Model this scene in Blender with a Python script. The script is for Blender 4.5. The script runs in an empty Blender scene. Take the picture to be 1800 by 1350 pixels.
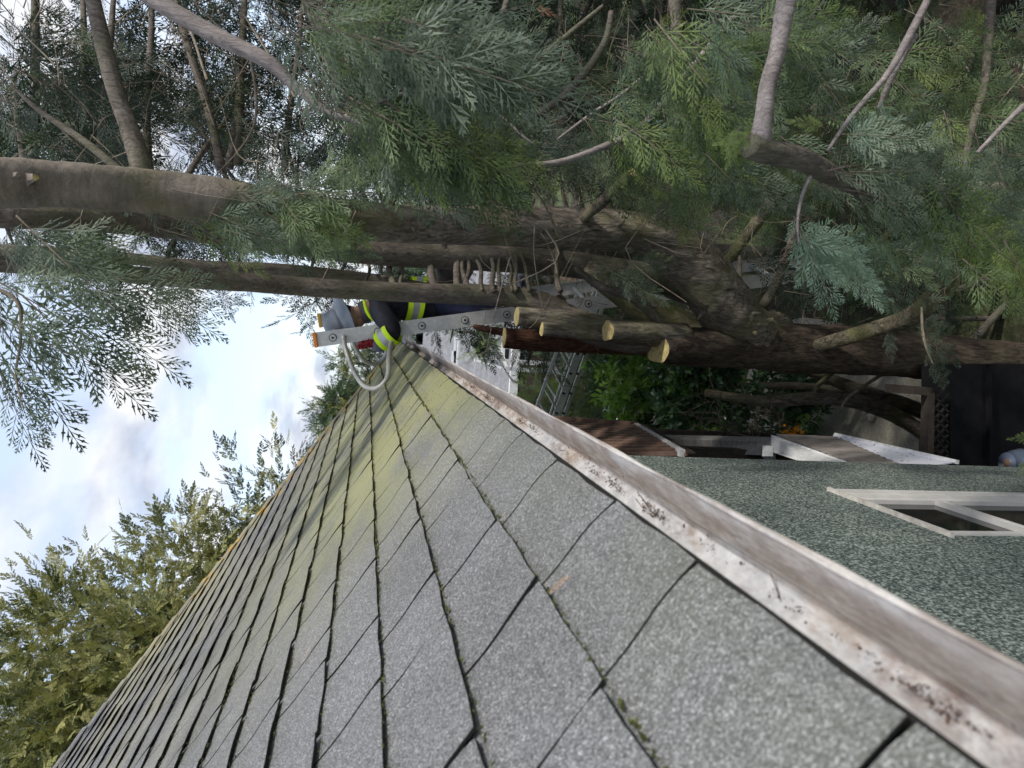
import bpy, math, random
import numpy as np
from mathutils import Vector, Matrix
random.seed(7); rng = np.random.default_rng(7)
R = math.radians
scene = bpy.context.scene

# ------------------------------------------------------------------ camera
F_PX = 1248.0
yv = np.array([-255.0, 118.0, -F_PX]); yv /= np.linalg.norm(yv)
dn = np.array([1, -0.05, 0.0]); dn[2] = -(yv[0]*dn[0]+yv[1]*dn[1])/yv[2]; dn /= np.linalg.norm(dn)
CR = np.column_stack([np.cross(yv, -dn), yv, -dn])          # world -> camera
cam_d = bpy.data.cameras.new('camera'); cam = bpy.data.objects.new('camera', cam_d)
scene.collection.objects.link(cam); scene.camera = cam
cam.matrix_world = Matrix([[*CR[:, i]] for i in range(3)]).to_4x4()
cam_d.sensor_width = 36; cam_d.lens = 36*F_PX/1800; cam_d.clip_start = .02; cam_d.clip_end = 2000
cam_d.dof.use_dof = True; cam_d.dof.focus_distance = 3.2; cam_d.dof.aperture_fstop = 7.5

def P(px, py, D):
    """a point of the place seen at photograph pixel (px,py), D metres ahead"""
    w = CR.T @ np.array([px-900, -(py-675), -F_PX]); w = w*D/w[1]
    return Vector(w)
def PZ(px, py, Z):
    w = CR.T @ np.array([px-900, -(py-675), -F_PX]); w = w*Z/w[2]
    return Vector(w)
GROUND = -4.6

# ------------------------------------------------------------------ light
SUN_EL, SUN_AZ = 47, 118          # azimuth clockwise from +Y
world = bpy.data.worlds.new('World'); scene.world = world; world.use_nodes = True
nt = world.node_tree; nt.nodes.clear()
def wn(t, **k):
    n = nt.nodes.new(t)
    for a, b in k.items(): setattr(n, a, b)
    return n
out = wn('ShaderNodeOutputWorld'); bg = wn('ShaderNodeBackground'); bg.inputs['Strength'].default_value = .1
sky = wn('ShaderNodeTexSky', sky_type='NISHITA', sun_disc=False, sun_elevation=R(SUN_EL), sun_rotation=R(SUN_AZ))
tc = wn('ShaderNodeTexCoord'); sep = wn('ShaderNodeSeparateXYZ'); nt.links.new(tc.outputs['Generated'], sep.inputs[0])
mz = wn('ShaderNodeMath', operation='ADD'); mz.inputs[1].default_value = .22; nt.links.new(sep.outputs['Z'], mz.inputs[0])
mz2 = wn('ShaderNodeMath', operation='MAXIMUM'); mz2.inputs[1].default_value = .08; nt.links.new(mz.outputs[0], mz2.inputs[0])
dv = wn('ShaderNodeVectorMath', operation='DIVIDE'); cmb = wn('ShaderNodeCombineXYZ')
for i in range(3): nt.links.new(mz2.outputs[0], cmb.inputs[i])
nt.links.new(tc.outputs['Generated'], dv.inputs[0]); nt.links.new(cmb.outputs[0], dv.inputs[1])
mp = wn('ShaderNodeMapping'); mp.inputs['Scale'].default_value = (1.25, .8, .01); mp.inputs['Location'].default_value = (3.1, 2.2, 0)
nt.links.new(dv.outputs[0], mp.inputs[0])
nz = wn('ShaderNodeTexNoise'); nz.inputs['Scale'].default_value = 1.5; nz.inputs['Detail'].default_value = 6; nz.inputs['Roughness'].default_value = .5
nz.inputs['Distortion'].default_value = .35
nt.links.new(mp.outputs[0], nz.inputs['Vector'])
ramp = wn('ShaderNodeValToRGB'); cr = ramp.color_ramp
cr.elements[0].position = .40; cr.elements[0].color = (0, 0, 0, 1); cr.elements[1].position = .60; cr.elements[1].color = (1, 1, 1, 1)
nt.links.new(nz.outputs['Fac'], ramp.inputs[0])
nz2 = wn('ShaderNodeTexNoise'); nz2.inputs['Scale'].default_value = 3.1; nz2.inputs['Detail'].default_value = 5
nt.links.new(mp.outputs[0], nz2.inputs['Vector'])
cramp = wn('ShaderNodeValToRGB'); ce = cramp.color_ramp
ce.elements[0].position = .40; ce.elements[0].color = (.54, .60, .73, 1); ce.elements[1].position = .56; ce.elements[1].color = (.90, .91, .945, 1)
nt.links.new(nz2.outputs['Fac'], cramp.inputs[0])
cs = wn('ShaderNodeVectorMath', operation='SCALE'); cs.inputs['Scale'].default_value = 8.8; nt.links.new(cramp.outputs[0], cs.inputs[0])
sk2 = wn('ShaderNodeVectorMath', operation='MULTIPLY_ADD'); sk2.inputs[1].default_value = (1.0, 1.0, 1.0); sk2.inputs[2].default_value = (4.2, 4.7, 5.7)
nt.links.new(sky.outputs[0], sk2.inputs[0])
mx = wn('ShaderNodeMix', data_type='RGBA'); nt.links.new(ramp.outputs[0], mx.inputs[0])
nt.links.new(sk2.outputs[0], mx.inputs[6]); nt.links.new(cs.outputs[0], mx.inputs[7])
nt.links.new(mx.outputs[2], bg.inputs['Color']); nt.links.new(bg.outputs[0], out.inputs[0])

sd = bpy.data.lights.new('sun', 'SUN'); sd.energy = 2.8; sd.angle = R(3); sd.color = (1, .95, .86)
sun = bpy.data.objects.new('sun', sd); scene.collection.objects.link(sun)
sdir = Vector((math.sin(R(SUN_AZ))*math.cos(R(SUN_EL)), math.cos(R(SUN_AZ))*math.cos(R(SUN_EL)), math.sin(R(SUN_EL))))
sun.rotation_euler = sdir.to_track_quat('Z', 'Y').to_euler()
vs = scene.view_settings; vs.view_transform = 'Standard'; vs.look = 'None'; vs.exposure = 0.35; vs.gamma = 1

# ------------------------------------------------------------------ helpers
COL = scene.collection
def link(o, parent=None):
    COL.objects.link(o)
    if parent is not None: o.parent = parent
    return o
def tag(o, label, cat=None, group=None, kind=None):
    o['label'] = label
    if cat: o['category'] = cat
    if group: o['group'] = group
    if kind: o['kind'] = kind
    return o
def thing(name, label, cat, loc=(0, 0, 0), group=None):
    o = bpy.data.objects.new(name, None); o.location = loc; o.empty_display_size = .1
    link(o); return tag(o, label, cat, group)
class MB:
    def __init__(s): s.v = []; s.f = []; s.m = []
    def add(s, vs_, fs, mi=0):
        n = len(s.v); s.v += [tuple(v) for v in vs_]; s.f += [tuple(i+n for i in f) for f in fs]; s.m += [mi]*len(fs)
    def obj(s, name, mats, parent=None, smooth=False, bevel=0):
        me = bpy.data.meshes.new(name)
        vv = s.v
        off = Vector(); q = parent
        while q is not None: off += q.location; q = q.parent
        vv = [(v[0]-off[0], v[1]-off[1], v[2]-off[2]) for v in vv]
        me.from_pydata(vv, [], s.f)
        for m in (mats if isinstance(mats, (list, tuple)) else [mats]): me.materials.append(m)
        me.polygons.foreach_set('material_index', s.m)
        if smooth: me.polygons.foreach_set('use_smooth', [True]*len(s.f))
        me.update()
        o = bpy.data.objects.new(name, me); link(o, parent)
        if bevel:
            b = o.modifiers.new('bevel', 'BEVEL'); b.width = bevel; b.segments = 2; b.limit_method = 'ANGLE'
        return o
    def hexa(s, p, mi=0):     # p: 4 bottom + 4 top corners
        s.add(p, [(3, 2, 1, 0), (4, 5, 6, 7), (0, 1, 5, 4), (1, 2, 6, 5), (2, 3, 7, 6), (3, 0, 4, 7)], mi)
    def box(s, c, h, rot=None, mi=0):
        c = Vector(c); pts = []
        for z in (-1, 1):
            for x, y in ((-1, -1), (1, -1), (1, 1), (-1, 1)):
                q = Vector((x*h[0], y*h[1], z*h[2]))
                if rot is not None: q = rot @ q
                pts.append(c+q)
        s.hexa(pts, mi)
    def slab(s, quad, th, mi=0):          # quad of 4 points, given a thickness along its normal
        q = [Vector(a) for a in quad]; n = (q[1]-q[0]).cross(q[3]-q[0]).normalized()*th
        s.hexa([a-n for a in q]+q, mi)
    def beam(s, a, b, w, h, up=(0, 0, 1), mi=0):
        a = Vector(a); b = Vector(b); d = (b-a).normalized(); u = Vector(up); x = d.cross(u).normalized(); u = x.cross(d).normalized()
        pts = []
        for q in (a, b):
            pts += [q-x*w/2-u*h/2, q+x*w/2-u*h/2, q+x*w/2+u*h/2, q-x*w/2+u*h/2]
        s.add(pts, [(3, 2, 1, 0), (4, 5, 6, 7), (0, 1, 5, 4), (1, 2, 6, 5), (2, 3, 7, 6), (3, 0, 4, 7)], mi)
    def tube(s, pts, rad, seg=10, mi=0, cap=True, rough=0, capmi=None, flare=None):
        pts = [Vector(p) for p in pts]; n = len(pts)
        if not hasattr(rad, '__len__'): rad = [rad]*n
        base = len(s.v); prev = None
        ph = random.random()*9
        for i, p in enumerate(pts):
            d = (pts[min(i+1, n-1)]-pts[max(i-1, 0)]).normalized()
            if prev is None:
                a = Vector((0, 0, 1)) if abs(d.z) < .9 else Vector((1, 0, 0)); x = d.cross(a).normalized()
            else:
                x = (prev-d*prev.dot(d)).normalized()
            prev = x; y = d.cross(x)
            for j in range(seg):
                t = 2*math.pi*j/seg
                r = rad[i]*(1+rough*(math.sin(3*t+ph+i*.13)+.6*math.sin(5*t-ph*2+i*.31)+.5*(random.random()-.5)*2))
                s.v.append(tuple(p+x*math.cos(t)*r+y*math.sin(t)*r))
        for i in range(n-1):
            for j in range(seg):
                a = base+i*seg+j; b = base+i*seg+(j+1) % seg
                s.f.append((a, b, b+seg, a+seg)); s.m.append(mi)
        if cap:
            s.f.append(tuple(base+j for j in range(seg))[::-1]); s.m.append(mi)
            s.f.append(tuple(base+(n-1)*seg+j for j in range(seg))); s.m.append(mi if capmi is None else capmi)
def spline(ctrl, n):
    """ctrl: list of (Vector, radius); catmull-rom"""
    pts, rad = [], []; c = [ctrl[0]]+list(ctrl)+[ctrl[-1]]
    for i in range(1, len(c)-2):
        for k in range(n):
            t = k/n
            def cr_(a, b, cc, d): return .5*((2*b)+(cc-a)*t+(2*a-5*b+4*cc-d)*t*t+(3*b-a-3*cc+d)*t**3)
            p = cr_(*[Vector(c[i+j-1][0]) for j in range(4)])
            pts.append(p); rad.append(max(.0008, c[i][1]*(1-t)+c[i+1][1]*t))
    pts.append(Vector(ctrl[-1][0])); rad.append(ctrl[-1][1]); return pts, rad

# ------------------------------------------------------------------ materials
def mat(name, build=None, base=(.5, .5, .5), rough=.7, metal=0.0, spec=.3):
    m = bpy.data.materials.new(name); m.use_nodes = True
    t = m.node_tree; b = t.nodes['Principled BSDF']
    b.inputs['Base Color'].default_value = (*base, 1); b.inputs['Roughness'].default_value = rough
    b.inputs['Metallic'].default_value = metal; b.inputs['Specular IOR Level'].default_value = spec
    if build: build(t, b)
    return m
def N(t, ty, **k):
    n = t.nodes.new(ty)
    for a, b in k.items():
        if a in n.inputs: n.inputs[a].default_value = b
        else: setattr(n, a, b)
    return n
def coord(t, scale=(1, 1, 1), rot=(0, 0, 0)):
    c = t.nodes.new('ShaderNodeTexCoord'); m = t.nodes.new('ShaderNodeMapping'); m.inputs['Scale'].default_value = scale; m.inputs['Rotation'].default_value = rot
    g = t.nodes.new('ShaderNodeNewGeometry')
    t.links.new(g.outputs['Position'], m.inputs[0]); return m.outputs[0]
def noise(t, vec, scale, detail=4, rough=.55, dist=0):
    n = N(t, 'ShaderNodeTexNoise'); n.inputs['Scale'].default_value = scale; n.inputs['Detail'].default_value = detail
    n.inputs['Roughness'].default_value = rough; n.inputs['Distortion'].default_value = dist
    t.links.new(vec, n.inputs['Vector']); return n.outputs['Fac']
def voro(t, vec, scale, out='Color', feat='F1'):
    n = N(t, 'ShaderNodeTexVoronoi'); n.feature = feat; n.inputs['Scale'].default_value = scale; t.links.new(vec, n.inputs['Vector']); return n.outputs[out]
def rampn(t, fac, stops):
    n = t.nodes.new('ShaderNodeValToRGB'); e = n.color_ramp.elements
    while len(e) < len(stops): e.new(.5)
    for i, (p, c) in enumerate(stops): e[i].position = p; e[i].color = (*(c if hasattr(c, '__len__') else (c, c, c)), 1)
    t.links.new(fac, n.inputs[0]); return n.outputs[0]
def mixc(t, fac, a, b, mode='MIX'):
    n = t.nodes.new('ShaderNodeMix'); n.data_type = 'RGBA'; n.blend_type = mode
    for s_, v in ((0, fac), (6, a), (7, b)):
        if hasattr(v, 'is_output') or isinstance(v, bpy.types.NodeSocket): t.links.new(v, n.inputs[s_])
        elif hasattr(v, '__len__'): n.inputs[s_].default_value = (*v, 1)
        else: n.inputs[s_].default_value = v
    return n.outputs[2]
def math_(t, op, a, b=0.0, clamp=False):
    n = t.nodes.new('ShaderNodeMath'); n.operation = op; n.use_clamp = clamp
    for i, v in enumerate((a, b)):
        if isinstance(v, bpy.types.NodeSocket): t.links.new(v, n.inputs[i])
        else: n.inputs[i].default_value = v
    return n.outputs[0]
def bump(t, b, h, strength=.5, dist=.01):
    n = t.nodes.new('ShaderNodeBump'); n.inputs['Strength'].default_value = strength; n.inputs['Distance'].default_value = dist
    t.links.new(h, n.inputs['Height']); t.links.new(n.outputs[0], b.inputs['Normal'])
def axis(t, i):
    g = t.nodes.new('ShaderNodeNewGeometry'); s_ = t.nodes.new('ShaderNodeSeparateXYZ'); t.links.new(g.outputs['Position'], s_.inputs[0]); return s_.outputs[i]
def smooth(t, v, a, b):
    n = t.nodes.new('ShaderNodeMapRange'); n.interpolation_type = 'SMOOTHSTEP'; n.inputs['From Min'].default_value = a; n.inputs['From Max'].default_value = b
    t.links.new(v, n.inputs['Value']); return n.outputs[0]

def b_shingle(t, b):
    v = coord(t)
    w = t.nodes.new('ShaderNodeTexWhiteNoise')
    vc = voro(t, v, 680)
    sp = t.nodes.new('ShaderNodeSeparateColor'); t.links.new(vc, sp.inputs[0])
    gr = rampn(t, sp.outputs[0], [(0, .045), (.3, .10), (.68, .20), (.88, .33), (1, .62)])
    vc2 = voro(t, v, 150); s2 = t.nodes.new('ShaderNodeSeparateColor'); t.links.new(vc2, s2.inputs[0])
    gr = mixc(t, .25, gr, rampn(t, s2.outputs[1], [(0, .12), (.6, .17), (.93, .21), (1, .42)]))
    col = mixc(t, 1.0, gr, (.94, .94, .97), 'MULTIPLY')
    big = noise(t, v, 2.3, 5); col = mixc(t, 1.0, col, rampn(t, big, [(.3, (.80, .80, .78)), (.7, (1.15, 1.15, 1.15))]), 'MULTIPLY')
    X, Y, Z = axis(t, 0), axis(t, 1), axis(t, 2)
    # yellow-green algae low on the far half of the roof
    m1 = math_(t, 'MULTIPLY', smooth(t, Y, 1.1, 2.6), rampn(t, noise(t, coord(t, (1, .45, 1)), 3.2, 6, .7), [(.30, 0.0), (.54, 1.0)]))
    m1 = math_(t, 'MULTIPLY', m1, smooth(t, Z, .62, -.1))
    m1b = math_(t, 'MULTIPLY', smooth(t, Z, -.17, -.30), rampn(t, noise(t, v, 6, 5, .6), [(.35, .1), (.6, 1.0)]))
    col = mixc(t, math_(t, 'MULTIPLY', m1, .66), col, (.33, .33, .13))
    col = mixc(t, math_(t, 'MULTIPLY', m1b, .2), col, (.145, .16, .085))
    m3 = math_(t, 'MULTIPLY', smooth(t, Z, .25, .8), rampn(t, noise(t, coord(t, (1, .4, 1)), 2.1, 5, .6), [(.4, 0.0), (.62, 1.0)]))
    col = mixc(t, math_(t, 'MULTIPLY', m3, .6), col, (.36, .34, .2))
    # orange lichen close to the far hip
    hp = math_(t, 'ADD', Y, math_(t, 'MULTIPLY', X, -1.09))    # 6.65+.218-> on the hip
    m2 = math_(t, 'MULTIPLY', smooth(t, hp, 6.35, 6.72), rampn(t, noise(t, v, 9, 4, .7), [(.5, 0.0), (.58, 1.0)]))
    m2 = math_(t, 'MULTIPLY', m2, smooth(t, Y, 4.2, 5.2))
    col = mixc(t, math_(t, 'MULTIPLY', m2, .85), col, (.48, .29, .04))
    t.links.new(col, b.inputs['Base Color'])
    bump(t, b, math_(t, 'ADD', math_(t, 'MULTIPLY', sp.outputs[0], 1.0), math_(t, 'MULTIPLY', noise(t, v, 60, 3), .9)), .7, .002)
M_SH = mat('asphalt_shingle', b_shingle, rough=.9, spec=.25)
M_TAR = mat('dark_underlay', base=(.012, .012, .011), rough=.95)
def b_moss(t, b):
    v = coord(t); t.links.new(rampn(t, noise(t, v, 40, 3), [(.3, (.025, .03, .008)), (.6, (.075, .085, .02)), (.75, (.16, .16, .04))]), b.inputs['Base Color'])
M_MOSS = mat('moss', b_moss, rough=1)
def b_gutter(t, b):
    v = coord(t); vl = coord(t, (3.2, 1.1, 3.2)); X, Y = axis(t, 0), axis(t, 1)
    pale = rampn(t, noise(t, v, 30, 7, .65), [(.3, (.40, .40, .41)), (.7, (.63, .62, .62))])
    rust = rampn(t, noise(t, vl, 14, 8, .7), [(.28, (.25, .20, .17)), (.5, (.38, .325, .285)), (.72, (.56, .52, .49))])
    nf = noise(t, vl, 5, 8, .68)
    wall = smooth(t, X, -.207, -.199); far = smooth(t, Y, .5, 2.4)
    near_c = smooth(t, X, -.238, -.208)
    thr = math_(t, 'ADD', nf, math_(t, 'ADD', math_(t, 'MULTIPLY', wall, .16), math_(t, 'ADD', math_(t, 'MULTIPLY', far, .15), math_(t, 'MULTIPLY', near_c, .09))))
    c = mixc(t, rampn(t, thr, [(.60, 0.0), (.70, 1.0)]), pale, rust)
    out_ = math_(t, 'MULTIPLY', smooth(t, X, -.184, -.167), rampn(t, noise(t, vl, 8, 8, .7), [(.38, 0.0), (.6, 1.0)]))
    c = mixc(t, math_(t, 'MULTIPLY', out_, .8), c, (.60, .57, .54))
    scr = rampn(t, noise(t, coord(t, (90, 7, 90)), 1.0, 7, .75), [(.56, 0.0), (.70, 1.0)])
    c = mixc(t, math_(t, 'MULTIPLY', scr, .5), c, (.58, .55, .53))
    st = rampn(t, noise(t, coord(t, (40, 16, 40)), 1.3, 8, .8), [(.58, 0.0), (.72, 1.0)])
    c = mixc(t, math_(t, 'MULTIPLY', st, .55), c, (.09, .06, .05))
    ln_ = math_(t, 'MULTIPLY', smooth(t, X, -.212, -.207), smooth(t, X, -.199, -.204))
    c = mixc(t, math_(t, 'MULTIPLY', ln_, .45), c, (.10, .08, .075))
    sb = math_(t, 'MULTIPLY', math_(t, 'MULTIPLY', smooth(t, X, -.245, -.215), smooth(t, X, -.190, -.200)), rampn(t, noise(t, coord(t, (2, 1, 2), (0, 0, 0)), 6.5, 9, .75), [(.50, 0.0), (.60, 1.0)]))
    c = mixc(t, math_(t, 'MULTIPLY', sb, .75), c, rampn(t, noise(t, v, 70, 6, .8), [(.35, (.08, .05, .042)), (.65, (.30, .22, .185))]))
    l2 = math_(t, 'MULTIPLY', smooth(t, X, -.203, -.201), smooth(t, X, -.196, -.199))
    c = mixc(t, math_(t, 'MULTIPLY', l2, .5), c, (.5, .47, .44))
    c = mixc(t, 1.0, c, rampn(t, noise(t, coord(t, (22, 12, 22)), 2.2, 8, .8), [(.3, .75), (.7, 1.22)]), 'MULTIPLY')
    t.links.new(c, b.inputs['Base Color']); bump(t, b, noise(t, vl, 60, 6, .75), .6, .004)
M_GUT = mat('weathered_gutter', b_gutter, rough=.8, spec=.15)
def b_stucco(t, b):
    v = coord(t)
    n1 = noise(t, v, 155, 2, .6); n0 = noise(t, v, 3.0, 4)
    c = rampn(t, n1, [(.36, (.026, .036, .035)), (.47, (.075, .096, .09)), (.55, (.185, .22, .205)), (.67, (.40, .44, .395))])
    c = mixc(t, 1.0, c, rampn(t, n0, [(.3, (.8, .82, .84)), (.7, (1.12, 1.1, 1.06))]), 'MULTIPLY')
    t.links.new(c, b.inputs['Base Color']); bump(t, b, n1, .7, .006)
M_STU = mat('green_stucco', b_stucco, rough=.9)
def simple(name, c1, c2, sc=8, rough=.7, metal=0, bumpd=0, stretch=(1, 1, 1), spec=.3, det=5):
    def f(t, b):
        v = coord(t, stretch); n = noise(t, v, sc, det, .65)
        t.links.new(rampn(t, n, [(.32, c1), (.68, c2)]), b.inputs['Base Color'])
        if bumpd: bump(t, b, n, .6, bumpd)
    return mat(name, f, rough=rough, metal=metal, spec=spec)
M_WHITE = simple('chalky_white_paint', (.52, .52, .52), (.8, .8, .8), 30, .6)
M_WHITE2 = None
def b_spot(t, b):
    v = coord(t); d = voro(t, v, 28, 'Distance'); n = noise(t, v, 30, 4)
    m = rampn(t, math_(t, 'ADD', d, math_(t, 'MULTIPLY', n, .45)), [(.36, 1.0), (.42, 0.0)])
    t.links.new(mixc(t, m, (.62, .63, .70), (.05, .05, .055)), b.inputs['Base Color'])
M_SPOT = mat('spotted_white_paint', b_spot, rough=.6)
M_FRAME = simple('window_frame_paint', (.50, .48, .46), (.62, .60, .58), 10, .5)
M_GLASS = mat('window_glass', base=(.010, .014, .014), rough=.05, spec=.3)
M_SILL = simple('peeling_sill', (.33, .30, .27), (.62, .60, .56), 40, .7)
def bark(name, dark, light, moss=None, sc=1.0, red=0, mossamt=.5, crack=1.0):
    def f(t, b):
        v = coord(t, (22*sc, 22*sc, 5*sc)); v2 = coord(t, (9, 9, 9))
        n = noise(t, v, 1.6, 8, .68, .9); n2 = noise(t, v2, .45, 4)
        crk = voro(t, coord(t, (48*sc, 48*sc, 9*sc)), 1.0, 'Distance', 'DISTANCE_TO_EDGE')
        cm = rampn(t, math_(t, 'ADD', crk, math_(t, 'MULTIPLY', n, .5)), [(.18, 1-.45*crack), (.42, 1.0)])
        if crack > .5: cm = mixc(t, smooth(t, axis(t, 2), -.3, .5), cm, (.92, .92, .92))
        c = rampn(t, n, [(.33, dark), (.66, light)])
        if crack > .5: c = mixc(t, smooth(t, axis(t, 2), -.4, .7), c, rampn(t, noise(t, coord(t, (6, 6, 60)), 1.2, 5, .6), [(.3, (.20, .17, .145)), (.7, (.30, .26, .22))]))
        c = mixc(t, 1.0, c, cm, 'MULTIPLY')
        if moss: c = mixc(t, math_(t, 'MULTIPLY', rampn(t, n2, [(.45, 0.0), (.62, 1.0)]), mossamt), c, moss)
        c = mixc(t, 1.0, c, rampn(t, noise(t, v2, 1.2, 3), [(.3, .75), (.7, 1.2)]), 'MULTIPLY')
        t.links.new(c, b.inputs['Base Color']); bump(t, b, math_(t, 'ADD', n, math_(t, 'MULTIPLY', cm, .35)), .9, .012)
    return mat(name, f, rough=.9, spec=.2)
M_BARK = bark('cypress_bark', (.090, .073, .058), (.31, .27, .225), (.16, .155, .07))
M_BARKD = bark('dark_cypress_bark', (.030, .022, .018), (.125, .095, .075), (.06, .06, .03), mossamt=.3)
M_BARKM = bark('mossy_bark', (.06, .05, .035), (.25, .22, .16), (.15, .16, .06), 1.4, mossamt=.75)
M_BARKR = bark('red_bark', (.055, .022, .014), (.21, .105, .07), None, 1.5)
M_BARKP = bark('pale_bark', (.20, .17, .16), (.40, .35, .33), None, 2.2, crack=.15)
M_BARKG = bark('smooth_grey_bark', (.085, .07, .058), (.24, .205, .175), (.11, .12, .06), 1.8, crack=.25)
M_TWIG = simple('dry_twig', (.12, .095, .07), (.30, .25, .19), 30, .85)
def b_cut(t, b):
    v = coord(t, (1, 1, 1)); n = noise(t, v, 45, 5, .6)
    t.links.new(rampn(t, n, [(.25, (.20, .14, .06)), (.42, (.42, .32, .13)), (.58, (.58, .48, .23)), (.75, (.34, .36, .12))]), b.inputs['Base Color'])
M_CUT = mat('sawn_wood', b_cut, rough=.85)

def leafmat(name, c1, c2, trans=.3, rough=.55, sc=7, spec=.25):
    m = bpy.data.materials.new(name); m.use_nodes = True; t = m.node_tree; b = t.nodes['Principled BSDF']
    v = coord(t); n = noise(t, v, sc, 3); c = rampn(t, n, [(.32, c1), (.68, c2)])
    hv = noise(t, v, 90, 1); c = mixc(t, 1.0, c, rampn(t, hv, [(.3, .75), (.7, 1.3)]), 'MULTIPLY')
    t.links.new(c, b.inputs['Base Color']); b.inputs['Roughness'].default_value = rough; b.inputs['Specular IOR Level'].default_value = spec
    tr = t.nodes.new('ShaderNodeBsdfTranslucent'); t.links.new(mixc(t, 1.0, c, (1.3, 1.35, .8), 'MULTIPLY'), tr.inputs[0])
    ms = t.nodes.new('ShaderNodeMixShader'); ms.inputs[0].default_value = trans
    t.links.new(b.outputs[0], ms.inputs[1]); t.links.new(tr.outputs[0], ms.inputs[2]); t.links.new(ms.outputs[0], t.nodes['Material Output'].inputs[0])
    return m
L_BLUE = leafmat('cypress_bluegreen', (.042, .066, .046), (.215, .262, .19))
L_MID = leafmat('cypress_green', (.038, .068, .034), (.20, .26, .125))
L_YEL = leafmat('cypress_yellowgreen', (.12, .175, .06), (.25, .31, .115), .4)
L_PALE = leafmat('cypress_pale', (.17, .25, .19), (.30, .40, .30), .3)
L_BRN = leafmat('dead_frond', (.20, .09, .06), (.42, .23, .16), .2)
L_OLIVE = leafmat('olive_conifer', (.15, .165, .055), (.33, .32, .125), .18, sc=1.6)
L_LAUREL_SUN = leafmat('laurel_leaf_sunlit', (.10, .22, .05), (.32, .48, .12), .35, .22, 3, .6)  # leaf colour brightened to stand in for sunlight the row blocks
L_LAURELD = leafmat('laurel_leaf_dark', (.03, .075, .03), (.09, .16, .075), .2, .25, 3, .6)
L_FAR = leafmat('distant_green', (.05, .085, .05), (.12, .17, .09), .2, sc=1)
FOL = [L_BLUE, L_MID, L_YEL, L_PALE, L_BRN]

# ------------------------------------------------------------------ fronds
def blade(q, p, d, ln, w, z=0.0):
    s = np.array([-d[1], d[0], 0.0]); n = np.linalg.norm(s)+1e-9; s = s/n*w
    m = p+d*ln*.55; e = p+d*ln; m = m.copy(); e = e.copy(); m[2] += z*.4; e[2] += z
    q.append([p, m+s, e, m-s])
def frond(nsec, ntert, seed, w=.011, curl=.08):
    r = np.random.default_rng(seed); q = []
    for a in range(3):
        blade(q, np.array([a/3.2, 0, -curl*(a/3.2)**2]), np.array([1, 0, 0.0]), .42, w*.8)
    for i in range(nsec):
        s = .05+.9*i/nsec; side = 1 if i % 2 else -1
        ang = R(36-16*s+r.uniform(-6, 6)); ln = .46*(1-s)**.65*min(1, .55+s*2.2)*r.uniform(.75, 1.15)+.05
        d = np.array([math.cos(ang), side*math.sin(ang), r.uniform(-.15, .1)]); d /= np.linalg.norm(d)
        p = np.array([s, 0, -curl*s*s]); blade(q, p, d, ln, w, -.02)
        for k in range(ntert):
            u = (k+.6)/(ntert+.4)
            for sg in (1, -1):
                a2 = ang*side+sg*R(26+r.uniform(-8, 8)); l2 = (.085*(1-u)+.03)*min(1, ln/.25+.3)*r.uniform(.75, 1.15)
                d2 = np.array([math.cos(a2), math.sin(a2), r.uniform(-.3, .2)]); blade(q, p+d*ln*u, d2, l2, w*.95, -.01)
    return np.array(q)
def xform(q, x, n, s, o):
    x = np.array(x, float); x /= np.linalg.norm(x); n = np.array(n, float); n -= x*n.dot(x); n /= np.linalg.norm(n)+1e-9
    y = np.cross(n, x); M = np.stack([x, y, n]); return q@M*s+np.array(o)
def spray(nf, fr, seed, droop=.3, fl=.42, tw=.006):
    """a flat branchlet carrying alternate fronds, growing along +x, drooping to -z"""
    r = np.random.default_rng(seed); out = []
    for i in range(nf):
        s = .06+.9*i/nf; side = 1 if i % 2 else -1
        an = R(42-14*s+r.uniform(-10, 10))*side; el = r.uniform(-.35, .2)
        d = np.array([math.cos(an), math.sin(an), el-.5*droop*s*2]); nn = np.array([r.uniform(-.3, .3), r.uniform(-.3, .3), 1])
        L = fl*(1-.55*s)*min(1, .6+2*s)*r.uniform(.75, 1.2)
        out.append(xform(fr[r.integers(len(fr))], d, nn, L, [s, 0, -droop*s*s]))
    out.append(xform(fr[0], [1, 0, -2*droop*.9], [0, 0, 1], fl*.75, [.9, 0, -droop*.81]))
    tq = []
    for a in range(5):
        s0, s1 = a/5, (a+1)/5; w0 = tw*(1-s0*.7)
        p0 = np.array([s0, 0, -droop*s0*s0]); p1 = np.array([s1, 0, -droop*s1*s1])
        for ax in (np.array([0, w0, 0]), np.array([0, 0, w0])): tq.append([p0-ax, p1-ax*.8, p1+ax*.8, p0+ax])
    return np.concatenate(out), np.array(tq)
FR_HI = [frond(12, 2, s, .0155) for s in range(4)]
FR_MID = [frond(11, 1, 10+s, .019) for s in range(4)]
FR_LO = [frond(10, 0, 20+s, .032) for s in range(3)]
FR_VLO = [frond(7, 0, 30+s, .07) for s in range(3)]
SP_HI = [spray(12, FR_HI, s, random.uniform(.1, .4), .5) for s in range(5)]
SP_MID = [spray(12, FR_MID, 10+s, random.uniform(.1, .4), .5) for s in range(6)]
SP_LO = [spray(11, FR_LO, 20+s, random.uniform(.1, .45)) for s in range(6)]
FR_OL = [frond(11, 0, 40+s, .06) for s in range(3)]
SP_OL = [spray(9, FR_OL, 40+s, random.uniform(-.2, .3), .45) for s in range(5)]
SP_VLO = [spray(9, FR_VLO, 30+s, random.uniform(.1, .4)) for s in range(5)]
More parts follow.
